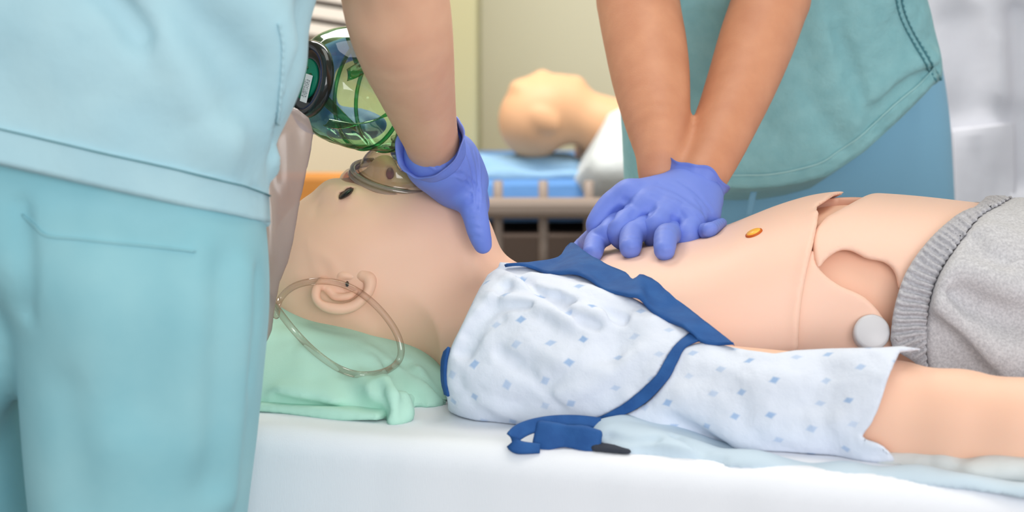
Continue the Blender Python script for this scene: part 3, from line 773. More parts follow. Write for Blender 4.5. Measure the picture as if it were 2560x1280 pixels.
# ================================================================== grey sweatpants
pants = thing('sweatpants', 'grey sweatpants with a ribbed waistband on the front mannequin', 'trousers', TO + TD * .5)
wl = [(2480, 470), (2440, 514), (2400, 530), (2330, 590), (2270, 670), (2240, 750), (2228, 820), (2232, 870), (2290, 910), (2320, 960)]
wr = [(2560, 470), (2500, 512), (2452, 540), (2400, 605), (2345, 690), (2322, 770), (2316, 850), (2318, 910), (2330, 960)]
f_hip = off(f_torso, .006)
w_l = pts_on(wl, f_hip, 30); w_r = pts_on(wr, f_hip, 30)
band_poly = list(w_l) + list(w_r[::-1])
leg_poly = list(w_r) + [P(2330, 1300, -.2), P(3600, 1300, -.2), P(3600, 300, .2)]
tt = np.linspace(0, 1, 30)
def rib(p):
    w = flat2(p); c = flat2((w_l + w_r) / 2); d = ((w[:, None] - c[None]) ** 2).sum(-1)
    i = d.argmin(1); nx = np.clip(i, 1, 28); tg = c[nx + 1] - c[nx - 1]; tg /= np.linalg.norm(tg, axis=1, keepdims=True)
    arc = np.concatenate([[0], np.cumsum(np.linalg.norm(np.diff((w_l + w_r) / 2, axis=0), axis=1))]).astype(np.float32)
    s = arc[i] + ((w - c[i]) * tg).sum(1)
    return s
def f_band(p):
    d = f_hip(p) - .003; m = np.abs(d) < .02
    if m.any(): 
        s = rib(p[m]); d[m] += (.0017 * np.sin(s * 2 * math.pi / .0072 + 1.2 * vnoise(p[m], 60, 3)) - .0006 * vnoise(p[m], 90, 5)).astype(np.float32)
    return d
f_bnd = sinter(sub(f_band, off(f_hip, -.003)), polycut(band_poly), .004)
f_bnd = inter(f_bnd, zmin(.01))
blob('waistband', f_bnd, (.26, -.1, .0), (.56, .36, .25), .0021, MT['rib'], pants)
legs = [cap(TO + TD * .5 + TN * w + [0, 0, .09], TO + TD * 1.0 + TN * w * 1.2 + [0, 0, .075], .095, .075) for w in (-.09, .09)]
f_pl = smin([off(f_torso, .011)] + legs, .04)
f_pl = stroke_px(f_pl, [([(2330, 725), (2380, 745), (2420, 770)], .008, -0.0102), ([(2335, 800), (2400, 860), (2460, 930)], .012, -0.0153), ([(2325, 830), (2370, 900), (2420, 950)], .008, -0.0136),
    ([(2345, 760), (2420, 830), (2520, 900)], .014, 0.0136), ([(2430, 600), (2450, 640), (2500, 660)], .012, -0.0068), ([(2340, 700), (2420, 690), (2520, 720)], .016, 0.0085), ([(2470, 520), (2500, 540), (2560, 560)], .01, -0.0051), ([(2400, 720), (2480, 780), (2560, 800)], .014, -0.0102)])
f_pl = rough(f_pl, (22, .006, 31), (50, .0018, 32))
f_pl = sinter(f_pl, polycut(leg_poly), .006)
blob('trouser_legs', inter(f_pl, zmin(.002)), (.28, -.22, -.002), (1.25, .40, .26), .005, MT['grey'], pants)

# ================================================================== heads of the people (above the picture)
def person_head(c, yaw, tilt, parent, hair_label=None, h=.006):
    R = rotm(rz=yaw) @ rotm(rx=tilt)
    c = np.asarray(c, float)
    def w(x, y, z): return c + R @ np.array([x, y, z])
    f = smin([ell(w(0, .01, .03), (.075, .092, .085), R), ell(w(0, -.03, -.03), (.06, .065, .075), R), cap(w(0, -.055, -.085), w(0, -.05, -.08), .028, .028)], .04)
    f = smin([f, cap(w(0, -.095, .01), w(0, -.112, -.025), .010, .013), ell(w(-.075, .01, -.01), (.012, .02, .032), R), ell(w(.075, .01, -.01), (.012, .02, .032), R),
              ell(w(0, -.092, -.055), (.022, .008, .008), R)], .012)
    f = ssub(f, ell(w(-.031, -.094, .015), (.014, .01, .007), R), .008); f = ssub(f, ell(w(.031, -.094, .015), (.014, .01, .007), R), .008)
    hr = sub(off(smin([ell(w(0, .018, .035), (.080, .094, .088), R), ell(w(0, .09, .0), (.05, .045, .06), R)], .03), 0), half(w(0, -.045, .03), R @ np.array([0, 1., -.55])) if False else half(w(0, -.05, .04), R @ np.array([0, .75, .6])))
    hr = inter(smin([ell(w(0, .018, .035), (.082, .096, .090), R), ell(w(0, .1, .0), (.05, .04, .055), R)], .03), half(w(0, -.055, .05), R @ np.array([0, -1., -.9])))
    return f, hr, c

# ================================================================== the person pressing on the chest
pb = thing('person', 'person in dusty teal scrubs pressing on the mannequin chest with two stacked blue-gloved hands', 'person', (.34, .72, FLZ))
la = [(P(1594, -60, .42), .047), (P(1598, 20, .405), .0455), (P(1614, 110, .37), .0445), (P(1628, 200, .335), .0415), (P(1642, 300, .29), .034), (P(1647, 380, .262), .0248), (P(1646, 440, .252), .0208), (P(1653, 480, .245), .0180)]
ra = [(P(1975, -110, .43), .046), (P(1929, 0, .41), .0425), (P(1893, 100, .38), .0415), (P(1857, 200, .35), .038), (P(1817, 300, .315), .0335), (P(1788, 370, .285), .0300), (P(1758, 430, .257), .0275), (P(1728, 488, .235), .025)]
shL = np.array([.14, .46, .62]); shR = np.array([.46, .47, .62])
def dense(pts, n=40):
    a = catmull([np.append(p, r) for p, r in pts], n); return [(q[:3], q[3]) for q in a]
f_la = chain(dense([(shL, .055)] + la)); f_ra = chain(dense([(shR, .055)] + ra))
hd, hr, hc = person_head((.30, .40, .90), 0, .5, pb)
f_pb = smin([smin([f_la, f_ra], .014), cap(shL, shR, .06, .06), cap((.30, .50, .66), (.30, .43, .84), .055, .052), hd], .03)
f_pb = smin([f_pb, cap((.30, .52, .57), (.33, .61, .40), .10, .10)], .05)
blob('body', f_pb, (.02, .18, .02), (.58, .80, 1.05), .0042, MT['skin'], pb, relax=8)
blob('hair', hr, hc - .16, hc + .18, .008, MT['hair'], pb)
# scrub top
zt_ = [Z_(2300, y, .6) for y in (-400, -120, 0, 90, 150, 200, 260, 330, 420, 520)]
rx_ = [X_(x, y, .6) for x, y in [(2260, -400), (2270, -120), (2300, 0), (2330, 90), (2349, 150), (2352, 200), (2356, 260), (2350, 330), (2345, 420), (2340, 520)]]
lx_ = [X_(x, y, .6) for x, y in [(1590, -400), (1575, -120), (1560, 0), (1553, 90), (1550, 150), (1550, 200), (1552, 260), (1555, 330), (1560, 420), (1565, 520)]]
cxs = (np.array(rx_) + lx_) / 2; hws = (np.array(rx_) - lx_) / 2
cys = np.interp(zt_, [.0, .3, .6], [.64, .60, .50])
f_top = vloft(zt_, cxs, cys, hws, [.125] * 10, 2.3, z0=.02, z1=.66)
sleeves = smin([cap(shL + [0, 0, .02], shL + (np.asarray(la[0][0]) - shL) * .45, .085, .075), cap(shR + [0, 0, .02], shR + (np.asarray(ra[0][0]) - shR) * .45, .085, .075)], .02)
f_top = smin([f_top, cap((.18, .5, .63), (.42, .5, .63), .09, .09), sleeves], .06)
f_top = stroke_px(f_top, [([(1740, 60), (1720, 200), (1710, 330)], .022, -0.0140), ([(1700, 20), (1730, 120)], .016, 0.0112), ([(2090, 40), (2110, 160), (2170, 280), (2200, 330)], .012, -0.0084), ([(2060, 60), (2085, 170), (2140, 290)], .02, 0.0084),
    ([(2080, 80), (2120, 130), (2150, 230)], .008, -0.0042), ([(2180, 240), (2260, 180), (2330, 150)], .014, 0.0070), ([(2190, 270), (2270, 200), (2340, 170)], .008, -0.0070), ([(1950, 140), (1980, 260), (1990, 380)], .025, 0.0056),
    ([(1900, 300), (1960, 360), (2020, 420)], .018, -0.0042), ([(2240, 60), (2290, 100), (2330, 110)], .014, -0.0042), ([(1860, 420), (1880, 380), (1900, 320)], .012, -0.0042), ([(2010, 230), (2080, 330), (2120, 380)], .012, -0.0042)])
hem = [(2420, 160), (2352, 192), (2318, 232), (2262, 288), (2205, 340), (2160, 380), (2110, 414), (2070, 440), (2000, 458), (1940, 468), (1880, 471), (1820, 470), (1700, 466), (1590, 462), (1500, 458)]
hp = [P(x, y, .5) for x, y in hem]
top_poly = list(hits(np.array(hem[1:-1]), f_top)); top_poly = [P(2560, 160, .55)] + top_poly + [P(1400, 462, .55), P(1400, -1400, .55), P(2560, -1400, .55)]
f_top = rough(f_top, ((16, 16, 10), .003, 41), ((50, 50, 30), .0008, 42))
f_topc = sinter(f_top, polycut(top_poly), .004)
blob('scrub_top', f_topc, (.02, .30, .0), (.60, .80, .76), .0046, MT['scrub_b'], pb)
sc = pb.children[-1]
hr_lo = hem[1:-2]
def shift(pl, dx, dy): return [(x + dx, y + dy) for x, y in pl]
hr_up = [(x - 12 * min(1, (2352 - x) / 1 if False else 1) - 6, y - (26 if x > 2280 else 36 if x > 2000 else 34)) for x, y in hr_lo]
patch('hem', [[(x - 4, y - 2) for x, y in hr_lo], hr_up], f_top, .0016, .002, MT['scrub_b'], pb, 60, 4, lambda nv, nu: .0008 * np.sin(np.linspace(0, 75, nu))[None] * np.linspace(0, 1, nv)[:, None])
patch('hem_stitching', [shift(hr_up, 0, 3), shift(hr_up, 0, -1)], f_top, .0024, .0012, MT['stitch'], pb, 60, 2)
vs = [(2234, -30), (2242, 20), (2256, 60), (2282, 110), (2306, 150), (2326, 186), (2338, 205)]
for dx in (0, 13):
    patch('seam_stitching', [shift(vs, dx, -dx * .25), shift(vs, dx + 3, -dx * .25)], f_top, .0022, .002, MT['stitch_dark'], pb, 60, 2, lambda nv, nu: .0012 * np.sin(np.arange(nu) * 1.9)[None] + np.zeros((nv, 1)))
# trousers, with legs down to the floor behind the bed
zz = [Z_(2300, y, .74) for y in (120, 200, 300, 400, 490, 600)] + [-.25, -.36]
rx2 = [X_(x, y, .74) for x, y in [(2335, 120), (2352, 200), (2366, 300), (2372, 400), (2376, 490), (2380, 600)]]; rx2 += [rx2[-1] - .01, rx2[-1] - .02]
lx2 = [X_(x, y, .74) for x, y in [(1585, 120), (1575, 200), (1566, 300), (1562, 400), (1560, 490), (1560, 600)]]; lx2 += [lx2[-1] + .01, lx2[-1] + .02]
f_tr = vloft(zz, (np.array(rx2) + lx2) / 2, [.74] * 8, (np.array(rx2) - lx2) / 2, [.11] * 8, 2.4)
cxm = float(np.mean(rx2) + np.mean(lx2)) / 2
f_tr = smin([f_tr, cap((cxm + .11, .75, -.3), (cxm + .12, .76, FLZ + .06), .095, .085), cap((cxm - .11, .75, -.3), (cxm - .12, .76, FLZ + .06), .095, .085)], .04)
blob('scrub_trousers', inter(rough(f_tr, ((14, 14, 4), .004, 51)), zmin(FLZ + .03)), (.02, .55, FLZ), (.78, .93, .36), .009, MT['trouser_b'], pb)
strap('drawstring', [P(1892, 455, .54), P(1882, 490, .535), P(1874, 540, .535)], 0, (1, 0, 0), .0075, .002, MT['trouser_b'], pb, 20)
for s in (-1, 1):
    blob('shoe', sinter(ell((cxm + s * .12, .71, FLZ + .02), (.05, .14, .06)), zmin(FLZ + .002), .004), (cxm + s * .12 - .07, .55, FLZ - .01), (cxm + s * .12 + .07, .89, FLZ + .1), .006, MT['shoe'], pb)

# gloves: the upper hand
def hand(pts): return chain(dense(pts, 14), .002)
def on(x, y, r, k=.8): return (onsurf([(x, y)], f_torso, r * k)[0], r)
wrist = P(1726, 486, .236)
kn_ = [(P(1574, 488, .205), .0150), (P(1622, 514, .192), .0150), (P(1672, 534, .182), .0150), (P(1724, 552, .178), .0150)]
palm = [cap(wrist, k, .0265, r) for k, r in kn_] + [cap(P(1748, 505, .225), P(1752, 540, .20), .022, .016)]
f_up = smin(palm, .012)
fin = [
    hand([(P(1574, 488, .205), .0155), (P(1532, 512, .203), .0135), (P(1503, 542, .197), .0112), (P(1491, 564, .194), .0104), (P(1496, 580, .195), .0092)]),
    hand([(P(1622, 514, .192), .0150), (P(1584, 538, .182), .0128), (P(1552, 566, .165), .0113), (P(1546, 586, .163), .0106), (P(1556, 604, .172), .0090)]),
    hand([(P(1672, 534, .182), .0150), (P(1658, 546, .175), .0132), (P(1639, 562, .160), .0120), (P(1634, 586, .160), .0108), (P(1640, 606, .170), .0092)]),
    hand([(P(1724, 552, .178), .0150), (P(1726, 570, .168), .0128), (P(1721, 588, .155), .0116), (P(1713, 606, .157), .0106), (P(1704, 614, .165), .0098)]),
]
thumb_up = hand([(P(1756, 520, .215), .0175), (P(1762, 546, .205), .0140), (P(1745, 585, .19), .0110)])
f_upper = smin([f_up, umin(fin), thumb_up], .007)
f_upper = stroke_px(f_upper, [([(1648, 456), (1700, 478), (1760, 530)], .003, -.0012), ([(1645, 470), (1710, 500), (1765, 550)], .003, .0008), ([(1630, 488), (1680, 510), (1712, 545)], .0026, -.0011),
    ([(1700, 452), (1740, 480), (1778, 525)], .0026, -.0012), ([(1640, 462), (1690, 480), (1740, 520)], .002, -.0007), ([(1690, 500), (1726, 525), (1750, 555)], .002, .0007), ([(1745, 500), (1760, 525), (1765, 550)], .003, -.001),
    ([(1560, 500), (1590, 520), (1580, 540)], .004, -.0016), ([(1632, 522), (1622, 536), (1604, 548)], .0035, -.0022), ([(1684, 545), (1690, 560), (1690, 580)], .0035, -.0024), ([(1560, 516), (1540, 530), (1528, 548)], .0035, -.0022)])
gb = (np.array(P(1440, 680, .12)), np.array(P(1840, 380, .3)))
lo_ = (gb[0][0] - .01, .06, .085); hi_ = (gb[1][0] + .01, .31, .30)
gl1 = blob('glove', f_upper, lo_, hi_, .0018, MT['glove'], pb)
# the lower hand, its fingertips showing between the upper fingers
wr2 = P(1654, 504, .238)
low = [cap(wr2, P(1560, 540, .21), .020, .013), cap(wr2, P(1600, 560, .20), .020, .013), cap(wr2, P(1660, 565, .20), .020, .013), cap(wr2, P(1700, 560, .21), .020, .014)]
tips = [
    hand([(P(1545, 540, .21), .013), (P(1500, 578, .195), .0100), on(1466, 622, .0086, 1.3), on(1448, 636, .0080, .9)]),
    hand([(P(1556, 548, .203), .0120), (P(1534, 562, .190), .0110), (P(1518, 584, .172), .0106), on(1501, 636, .0106, 1.4), on(1486, 652, .0096, .8)]),
    hand([(P(1620, 555, .20), .0135), (P(1600, 576, .160), .0112), on(1588, 622, .0115, 1.3), on(1580, 640, .0106, .8)]),
    hand([(P(1680, 555, .20), .0135), (P(1678, 584, .158), .0110), on(1670, 626, .0112, 1.3), on(1664, 645, .0102, .8)]),
    hand([(P(1710, 555, .21), .0155), (P(1748, 580, .19), .0105), on(1780, 590, .0068, 1.0), on(1808, 566, .0050, .8)]),
]
f_low = smin([smin(low, .02), umin(tips)], .006)
f_low = smin([f_low, cap(wr2, P(1650, 484, .248), .0190, .0185)], .008)
f_low = stroke_px(f_low, [([(1566, 622), (1580, 627), (1594, 624)], .0016, -.0008), ([(1652, 630), (1664, 634), (1678, 630)], .0016, -.0008), ([(1474, 630), (1486, 638), (1498, 636)], .0016, -.0008), ([(1560, 596), (1580, 592), (1600, 598)], .0016, -.0007)])
gl2 = blob('glove', f_low, lo_, hi_, .0018, MT['glove'], pb)
# rolled, flaring cuff
def cuff(name, a, b, r0, r1, m, parent, seed, sx=1.0, tilt=(0, 0, 0), n=20, seg=72, fr=.07):
    a, b = np.asarray(a, float), np.asarray(b, float); L = np.linalg.norm(b - a); ax = (b - a) / L
    u = np.cross(ax, [0, 1., 0]); u /= np.linalg.norm(u); w = np.cross(u, ax)
    th = np.linspace(0, 2 * math.pi, seg, endpoint=False); G = np.zeros((n, seg, 3)); N = np.zeros((n, seg, 3))
    for i in range(n):
        t = i / (n - 1)
        rad = (np.cos(th)[:, None] * u + np.sin(th)[:, None] * w)
        p0 = a + ax * L * t
        ns = vnoise((p0 + rad * .03).astype(np.float32) , (70, 70, 26), seed)
        ns2 = vnoise((p0 + rad * .03).astype(np.float32), (170, 170, 60), seed + 1)
        r = (r0 + (r1 - r0) * t ** 1.3) * (1 + (.03 + fr * t) * ns + .025 * ns2 + .014 * np.sin(th * 9 + 3 * t + seed) * t) + .0022 * math.exp(-((t - 1) / .05) ** 2) - .0030 * math.exp(-((t - .35) / .10) ** 2)
        sl = np.asarray(tilt, float) @ rad.T * t * r
        G[i] = p0 + rad * (r * (1 + (sx - 1) * np.abs(np.cos(th))))[:, None] + ax * (sl + .006 * t * ns)[:, None]; N[i] = rad
    if (np.cross(G[0, 1] - G[0, 0], G[1, 0] - G[0, 0]) @ N[0, 0]) < 0: G = G[:, ::-1]; N = N[:, ::-1]
    return grid_mesh(name, G, .0012, N, m, parent, closed=True)
cuff('cuff', P(1716, 502, .236), P(1744, 440, .247), .0290, .0338, MT['glove'], gl1, 23, 1.0, (.0, .0, .0), fr=.06)

# ================================================================== the person holding the mask, in front on the left
pa = thing('person', 'person in pale turquoise scrubs seen from behind, holding the mask on the mannequin', 'person', (-.44, -.15, FLZ))
YC = -.16
def rc(pl): return [X_(x, y, YC) for x, y in pl], [Z_(x, y, YC) for x, y in pl]
rxa, rza = rc([(850, -900), (830, -400), (808, -120), (792, 0), (776, 60), (770, 120), (764, 180), (748, 250), (728, 300), (704, 345), (684, 385), (673, 430), (670, 500), (678, 565), (680, 640)])
rxa = np.array(rxa); cxa = -.44
f_ta = vloft(rza, [cxa] * 15, [YC] * 15, rxa - cxa, [.115] * 15, 2.5, z0=.10, z1=.68)
shA = np.array([-.27, -.14, .66]); shB = np.array([-.62, -.10, .66])
aA = [(shA, .058), (P(900, -330, -.11), .052), (P(962, -170, -.08), .0475), (P(982, -40, -.058), .0470), (P(998, 50, -.042), .0462), (P(1016, 130, -.015), .0425), (P(1038, 210, .025), .0365), (P(1060, 290, .07), .0305), (P(1078, 350, .105), .0265), (P(1092, 395, .13), .0265)]
f_aA = chain(dense(aA))
wB = P(752, 190, .20)
aB = [(shB, .056), (np.array([-.55, .16, .46]), .046), (np.array([-.40, .19, .40]), .038), (wB, .028)]
f_aB = chain(dense(aB))
hdA, hrA, hcA = person_head((-.42, -.02, .94), math.pi - .45, .45, pa)
f_pa = smin([f_aA, f_aB, cap(shA, shB, .06, .06), cap((-.44, -.12, .7), (-.425, -.06, .87), .056, .052), hdA], .03)
f_pa = smin([f_pa, cap((-.44, -.14, .6), (-.44, -.15, .40), .095, .10)], .05)
f_pa = stroke_px(f_pa, [([(900, 30), (930, 48), (965, 45)], .016, -.003), ([(860, 20), (880, 10), (900, -10)], .010, -.003)])
blob('body', f_pa, (-.74, -.30, .02), (.0, .32, 1.10), .0046, MT['skin_pale'], pa, relax=8)
blob('hair', hrA, hcA - .17, hcA + .19, .008, MT['hair'], pa)
f_ta = smin([f_ta, cap((-.32, -.14, .64), (-.56, -.13, .64), .09, .09), cap(shA + [0, 0, .01], shA + (P(950, -110, -.08) - shA) * .5, .09, .08), cap(shB + [0, 0, .01], shB + (np.array([-.55, .16, .46]) - shB) * .55, .09, .08)], .06)
f_ta = stroke_px(f_ta, [([(270, -20), (315, 30), (350, 80)], .013, -0.0180), ([(330, -20), (372, 50), (420, 130), (455, 230), (500, 310), (560, 350)], .020, 0.0135), ([(430, 10), (520, 70), (600, 150), (640, 230)], .028, -0.0090),
    ([(560, -10), (640, 60), (690, 130), (700, 200)], .026, 0.0120), ([(690, 60), (706, 130), (702, 230), (690, 330), (684, 420)], .008, 0.0090), ([(722, 160), (712, 240), (700, 320), (688, 380)], .009, -0.0150), ([(780, 20), (765, 60), (752, 130), (735, 190)], .02, -0.0090),
    ([(230, 250), (330, 290), (430, 330), (540, 330)], .03, -0.0045), ([(100, 60), (180, 140), (260, 210)], .04, 0.0060), ([(0, 180), (40, 280), (60, 320)], .03, -0.0045), ([(640, 480), (660, 505), (655, 550)], .005, -0.0045),
    ([(380, 140), (430, 220), (470, 300)], .014, -0.0060), ([(240, 300), (400, 370), (560, 420)], .02, 0.0030)])
f_ta = rough(f_ta, ((12, 12, 9), .004, 61), ((40, 40, 30), .0007, 62))
hemA = [(-700, 318), (-400, 344), (-120, 384), (0, 411), (100, 434), (200, 457), (300, 480), (400, 502), (480, 520), (560, 535), (640, 553), (676, 562)]
ha = list(hits(np.array(hemA[:-1]), f_ta)) + [P(684, 566, -.16)]
polA = ha + [P(760, 570, YC), P(1200, 300, YC), P(1200, -1600, YC), P(-900, -1600, YC), P(-900, 250, YC)]
f_tac = sinter(f_ta, polycut(polA), .004)
blob('scrub_top', f_tac, (-.80, -.36, .06), (-.02, .20, .78), .0052, MT['scrub_a'], pa)
up = [(x, y - 92 + (0 if x < 500 else (x - 500) * .07)) for x, y in hemA]
patch('hem', [[(x, y - 3) for x, y in hemA[:-1]] + [(672, 556)], up[:-1] + [(668, 486)]], f_ta, .0018, .003, MT['scrub_a'], pa, 60, 8, lambda nv, nu: .0006 * np.sin(np.linspace(0, 70, nu))[None] * np.linspace(0, 1, nv)[:, None])
patch('hem_stitching', [shift(up[:-1], 0, 5) + [(668, 491)], shift(up[:-1], 0, 2) + [(668, 488)]], f_ta, .0036, .0016, MT['stitch_dark'], pa, 60, 2)
patch('side_seam', [[(692, 60), (702, 110), (702, 170), (696, 240), (690, 310)], [(698, 60), (708, 110), (708, 170), (702, 240), (695, 310)]], f_ta, .0022, .002, MT['scrub_a'], pa, 60, 3, lambda nv, nu: .0004 * np.sin(np.arange(nu) * 1.4)[None] + np.zeros((nv, 1)))
# trousers
rxt, rzt = rc([(655, 300), (656, 480), (666, 560), (670, 640), (673, 720), (672, 780), (662, 870), (651, 960), (642, 1060), (626, 1180), (612, 1290), (560, 1700)])
rzt[-1] = -.36; lxt = [X_(x, y, YC) for x, y in [(-260, 300), (-260, 480), (-240, 560), (-100, 640), (20, 720), (46, 780), (55, 870), (62, 960), (70, 1060), (80, 1180), (92, 1290), (130, 1700)]]
rxt = np.array(rxt); lxt = np.array(lxt)
f_t1 = vloft(rzt + [-.55, FLZ + .05], np.concatenate([(rxt + lxt) / 2, [-.33, -.33]]), [YC] * 14, np.concatenate([(rxt - lxt) / 2, [.085, .08]]), [.092, .096, .106, .113, .115, .113, .110, .108, .106, .104, .102, .095, .09, .085], 2.3)
f_t2 = cap((-.545, -.07, .06), (-.52, -.04, FLZ + .1), .115, .100)
f_seat = ell((-.56, -.14, .17), (.17, .120, .20))
f_tra = smin([umin([f_t1, f_t2]), f_seat], .025)
f_tra = stroke_px(f_tra, [([(52, 520), (62, 640), (62, 780)], .008, -0.0120), ([(560, 680), (555, 760), (540, 960), (530, 1200)], .018, -0.0060), ([(600, 690), (600, 780), (590, 980), (570, 1240)], .016, 0.0090), ([(640, 700), (640, 790), (625, 950)], .01, -0.0045),
    ([(380, 600), (380, 800), (340, 1000)], .03, -0.0060), ([(470, 620), (480, 800), (500, 1100)], .03, 0.0060), ([(100, 540), (170, 580), (260, 560)], .02, 0.0045), ([(170, 980), (190, 1100), (200, 1260)], .02, -0.0045), ([(240, 700), (250, 860), (280, 1100)], .03, 0.0045)])
f_tra = rough(f_tra, ((14, 14, 5), .003, 71))
blob('scrub_trousers', inter(f_tra, zmin(FLZ + .02)), (-.86, -.36, FLZ), (-.10, .10, .36), .007, MT['trouser_a'], pa)
wl_ = [(58, 540), (88, 566), (118, 592), (200, 601), (300, 612), (400, 622), (488, 632)]
patch('pocket_welt', [wl_, [(x, y - 5) for x, y in wl_]], f_tra, .0022, .0025, MT['trouser_a'], pa, 50, 3)
for x, y in ((-.33, -.2), (-.575, -.1)):
    blob('shoe', sinter(ell((x, y + .05, FLZ + .02), (.05, .14, .06)), zmin(FLZ + .002), .004), (x - .07, y - .11, FLZ - .01), (x + .07, y + .21, FLZ + .1), .006, MT['shoe'], pa)
# gloved right hand clamping the mask and chin
wA = P(1094, 398, .128)
ga = [cap(wA, P(1150, 462, .150), .0275, .0225), cap(wA, P(1132, 450, .175), .026, .024), cap(P(1115, 400, .15), P(1150, 450, .17), .026, .020)]
ga.append(cap(P(1145, 390, .165), P(1166, 450, .17), .015, .0140))
f_ga = smin(ga, .02)
fga = [
    hand([(P(1170, 480, .150), .0165), (P(1186, 530, .128), .0125), (P(1197, 578, .122), .0108), (P(1207, 612, .124), .0088)]),
    hand([(P(1172, 462, .178), .0145), (P(1190, 480, .20), .0108), (P(1196, 520, .225), .0105), (P(1170, 560, .24), .009)]),
    hand([(P(1165, 450, .19), .0145), (P(1182, 470, .225), .0105), (P(1175, 520, .25), .0100), (P(1140, 555, .258), .009)]),
    hand([(P(1120, 415, .185), .0155), (P(1085, 425, .235), .0115), (P(1040, 440, .245), .0100), (P(1005, 448, .238), .009)]),
    hand([(P(1085, 420, .15), .0165), (P(1060, 405, .185), .0125), (P(1030, 390, .205), .0110), (P(1000, 380, .215), .0095)]),
]
f_gA = smin([f_ga] + fga, .010)
f_gA = smin([f_gA, cap(P(1090, 390, .125), wA, .0280, .0280)], .012)
st_ = []
for k in range(9):
    x0 = 1070 + k * 10; st_.append(([(x0, 412 + k * 1.5), (x0 + 34 + k * 2, 428 + k * 5), (1150 + k * 6, 470 + k * 8 - (8 - k) * 6)],   .0017, .0014 * (-1) ** k))
for k in range(5): st_.append(([(1150 + k * 11, 360 + k * 4), (1172 + k * 7, 420), (1180 + k * 5, 480)], .0018, .0014 * (-1) ** k))
for k in range(5): st_.append(([(1172, 505 + k * 22), (1188, 502 + k * 22), (1204, 508 + k * 22)], .0014, -.0009))
f_gA = stroke_px(f_gA, st_)
ba = np.array([P(980, 660, .08), P(1250, 300, .28)])
gla = blob('glove', f_gA, (ba[0][0] - .01, .06, .10), (ba[1][0] + .01, .29, .27), .0019, MT['glove'], pa)
cuff('cuff', P(1104, 412, .132), P(1074, 362, .105), .0290, .0335, MT['glove'], gla, 11, 1.0, (.1, .0, .1), fr=.06)
# gloved left hand squeezing the bag from behind
gB = [cap(wB, P(785, 190, .262), .027, .020), cap(wB, P(785, 240, .262), .027, .021), cap(wB, P(785, 285, .25), .027, .020)]
fgB = [hand([(P(785, 215, .26), .016), (P(825, 285, .272), .0125), (P(905, 300, .26), .011), (P(945, 312, .24), .009)]),
       hand([(P(785, 240, .26), .016), (P(825, 308, .27), .0125), (P(890, 315, .255), .011), (P(925, 325, .24), .009)]),
       hand([(P(785, 265, .255), .016), (P(835, 305, .26), .0125), (P(865, 318, .25), .011), (P(895, 328, .225), .009)]),
       hand([(P(785, 285, .25), .015), (P(812, 305, .25), .0115), (P(835, 318, .235), .010), (P(858, 322, .215), .0085)]),
       hand([(P(780, 180, .25), .016), (P(830, 140, .262), .0130), (P(885, 120, .255), .0115), (P(925, 128, .24), .0095)])]
f_gB = smin([smin(gB, .012)] + fgB, .008)
bb_ = np.array([P(700, 400, .2), P(1030, 40, .2)])
glb = blob('glove', f_gB, (bb_[0][0], .10, bb_[0][2] - .01), (bb_[1][0], .31, bb_[1][2] + .03), .0024, MT['glove'], pa)
cuff('cuff', wB, wB + (aB[2][0] - wB) / np.linalg.norm(aB[2][0] - wB) * .05, .031, .0345, MT['glove'], glb, 17)

# ================================================================== bag, mask, tubing
B0 = P(768, 198, .120); B1 = P(1035, 250, .205); bax = (B1 - B0) / np.linalg.norm(B1 - B0)
bvm = thing('resuscitator_bag', 'clear green ribbed breathing bag squeezed above the mannequin face', 'breathing bag', (B0 + B1) / 2)
def wob(a, th): return (.045 * np.abs(np.cos(3 * th + 9 * a + 1)) - .02) * math.exp(-((a - .045) / .04) ** 2) + .02 * np.cos(3 * th + 1 + 20 * a) + .012 * np.sin(11 * th + 90 * a)
prof = [(.004, .037), (.010, .043), (.018, .048), (.028, .0525), (.038, .0555), (.050, .0573), (.062, .0580), (.070, .0578), (.076, .0562), (.080, .0577), (.090, .0574), (.098, .0568), (.102, .0550), (.106, .056), (.114, .0540), (.124, .048), (.132, .038), (.138, .026), (.142, .020)]
pp = catmull([(a, r, 0) for a, r in prof], 70)
lathe('bag_body', B0, bax, [(a, r) for a, r, _ in pp], MT['bag'], bvm, 96, wob)
def ring(name, c, n, R, r, m, parent, seg=64, sub=10, sx=1.0):
    a = np.linspace(0, 2 * math.pi, sub + 1)
    lathe(name, c, n, [(r * math.sin(t), R + r * math.cos(t)) for t in a], m, parent, seg, sx=sx)
for a, R in ((.076, .0575), (.102, .0560)): ring('rib', B0 + bax * a, bax, R, .0021, MT['bagrib'], bvm)
# moulded wedge panels along the bag
th0 = np.linspace(0, 2 * math.pi, 6)[:-1] + .4
u_ = np.cross(bax, (0, 0, 1)); u_ /= np.linalg.norm(u_); w_ = np.cross(u_, bax)
for k, t in enumerate(th0):
    G = []; Nn = []
    for dw in np.linspace(-.5, .5, 5):
        row = []; rn = []
        for a, r, _ in catmull(pp[6:46:4], 24):
            tw = t + .7 * (a - .03) / .05 + dw * (.16 + .14 * math.sin(a * 60 + k * 2)); n_ = math.cos(tw) * u_ + math.sin(tw) * w_
            row.append(B0 + bax * a + (r * .975 + .0015 * math.sin(a * 140 + 3 * dw)) * n_); rn.append(n_)
        G.append(row); Nn.append(rn)
    grid_mesh('pleat', np.array(G), .0012, np.array(Nn), MT['bagrib'], bvm)
lathe('end_ring', B0, bax, [(.006, .0345), (.004, .0375), (.000, .0380), (-.004, .0370), (-.006, .0345), (-.006, .030), (-.002, .0285), (.006, .0285)], MT['ringdark'], bvm, 64)
ring('ring_lip', B0 + bax * -.004, bax, .0335, .0022, MT['ringdark'], bvm)
lathe('inlet_disc', B0, bax, [(-.001, .00001), (-.001, .019), (-.003, .0285), (-.001, .031), (.008, .032), (.008, .00001)], MT['ringdark'], bvm, 48)
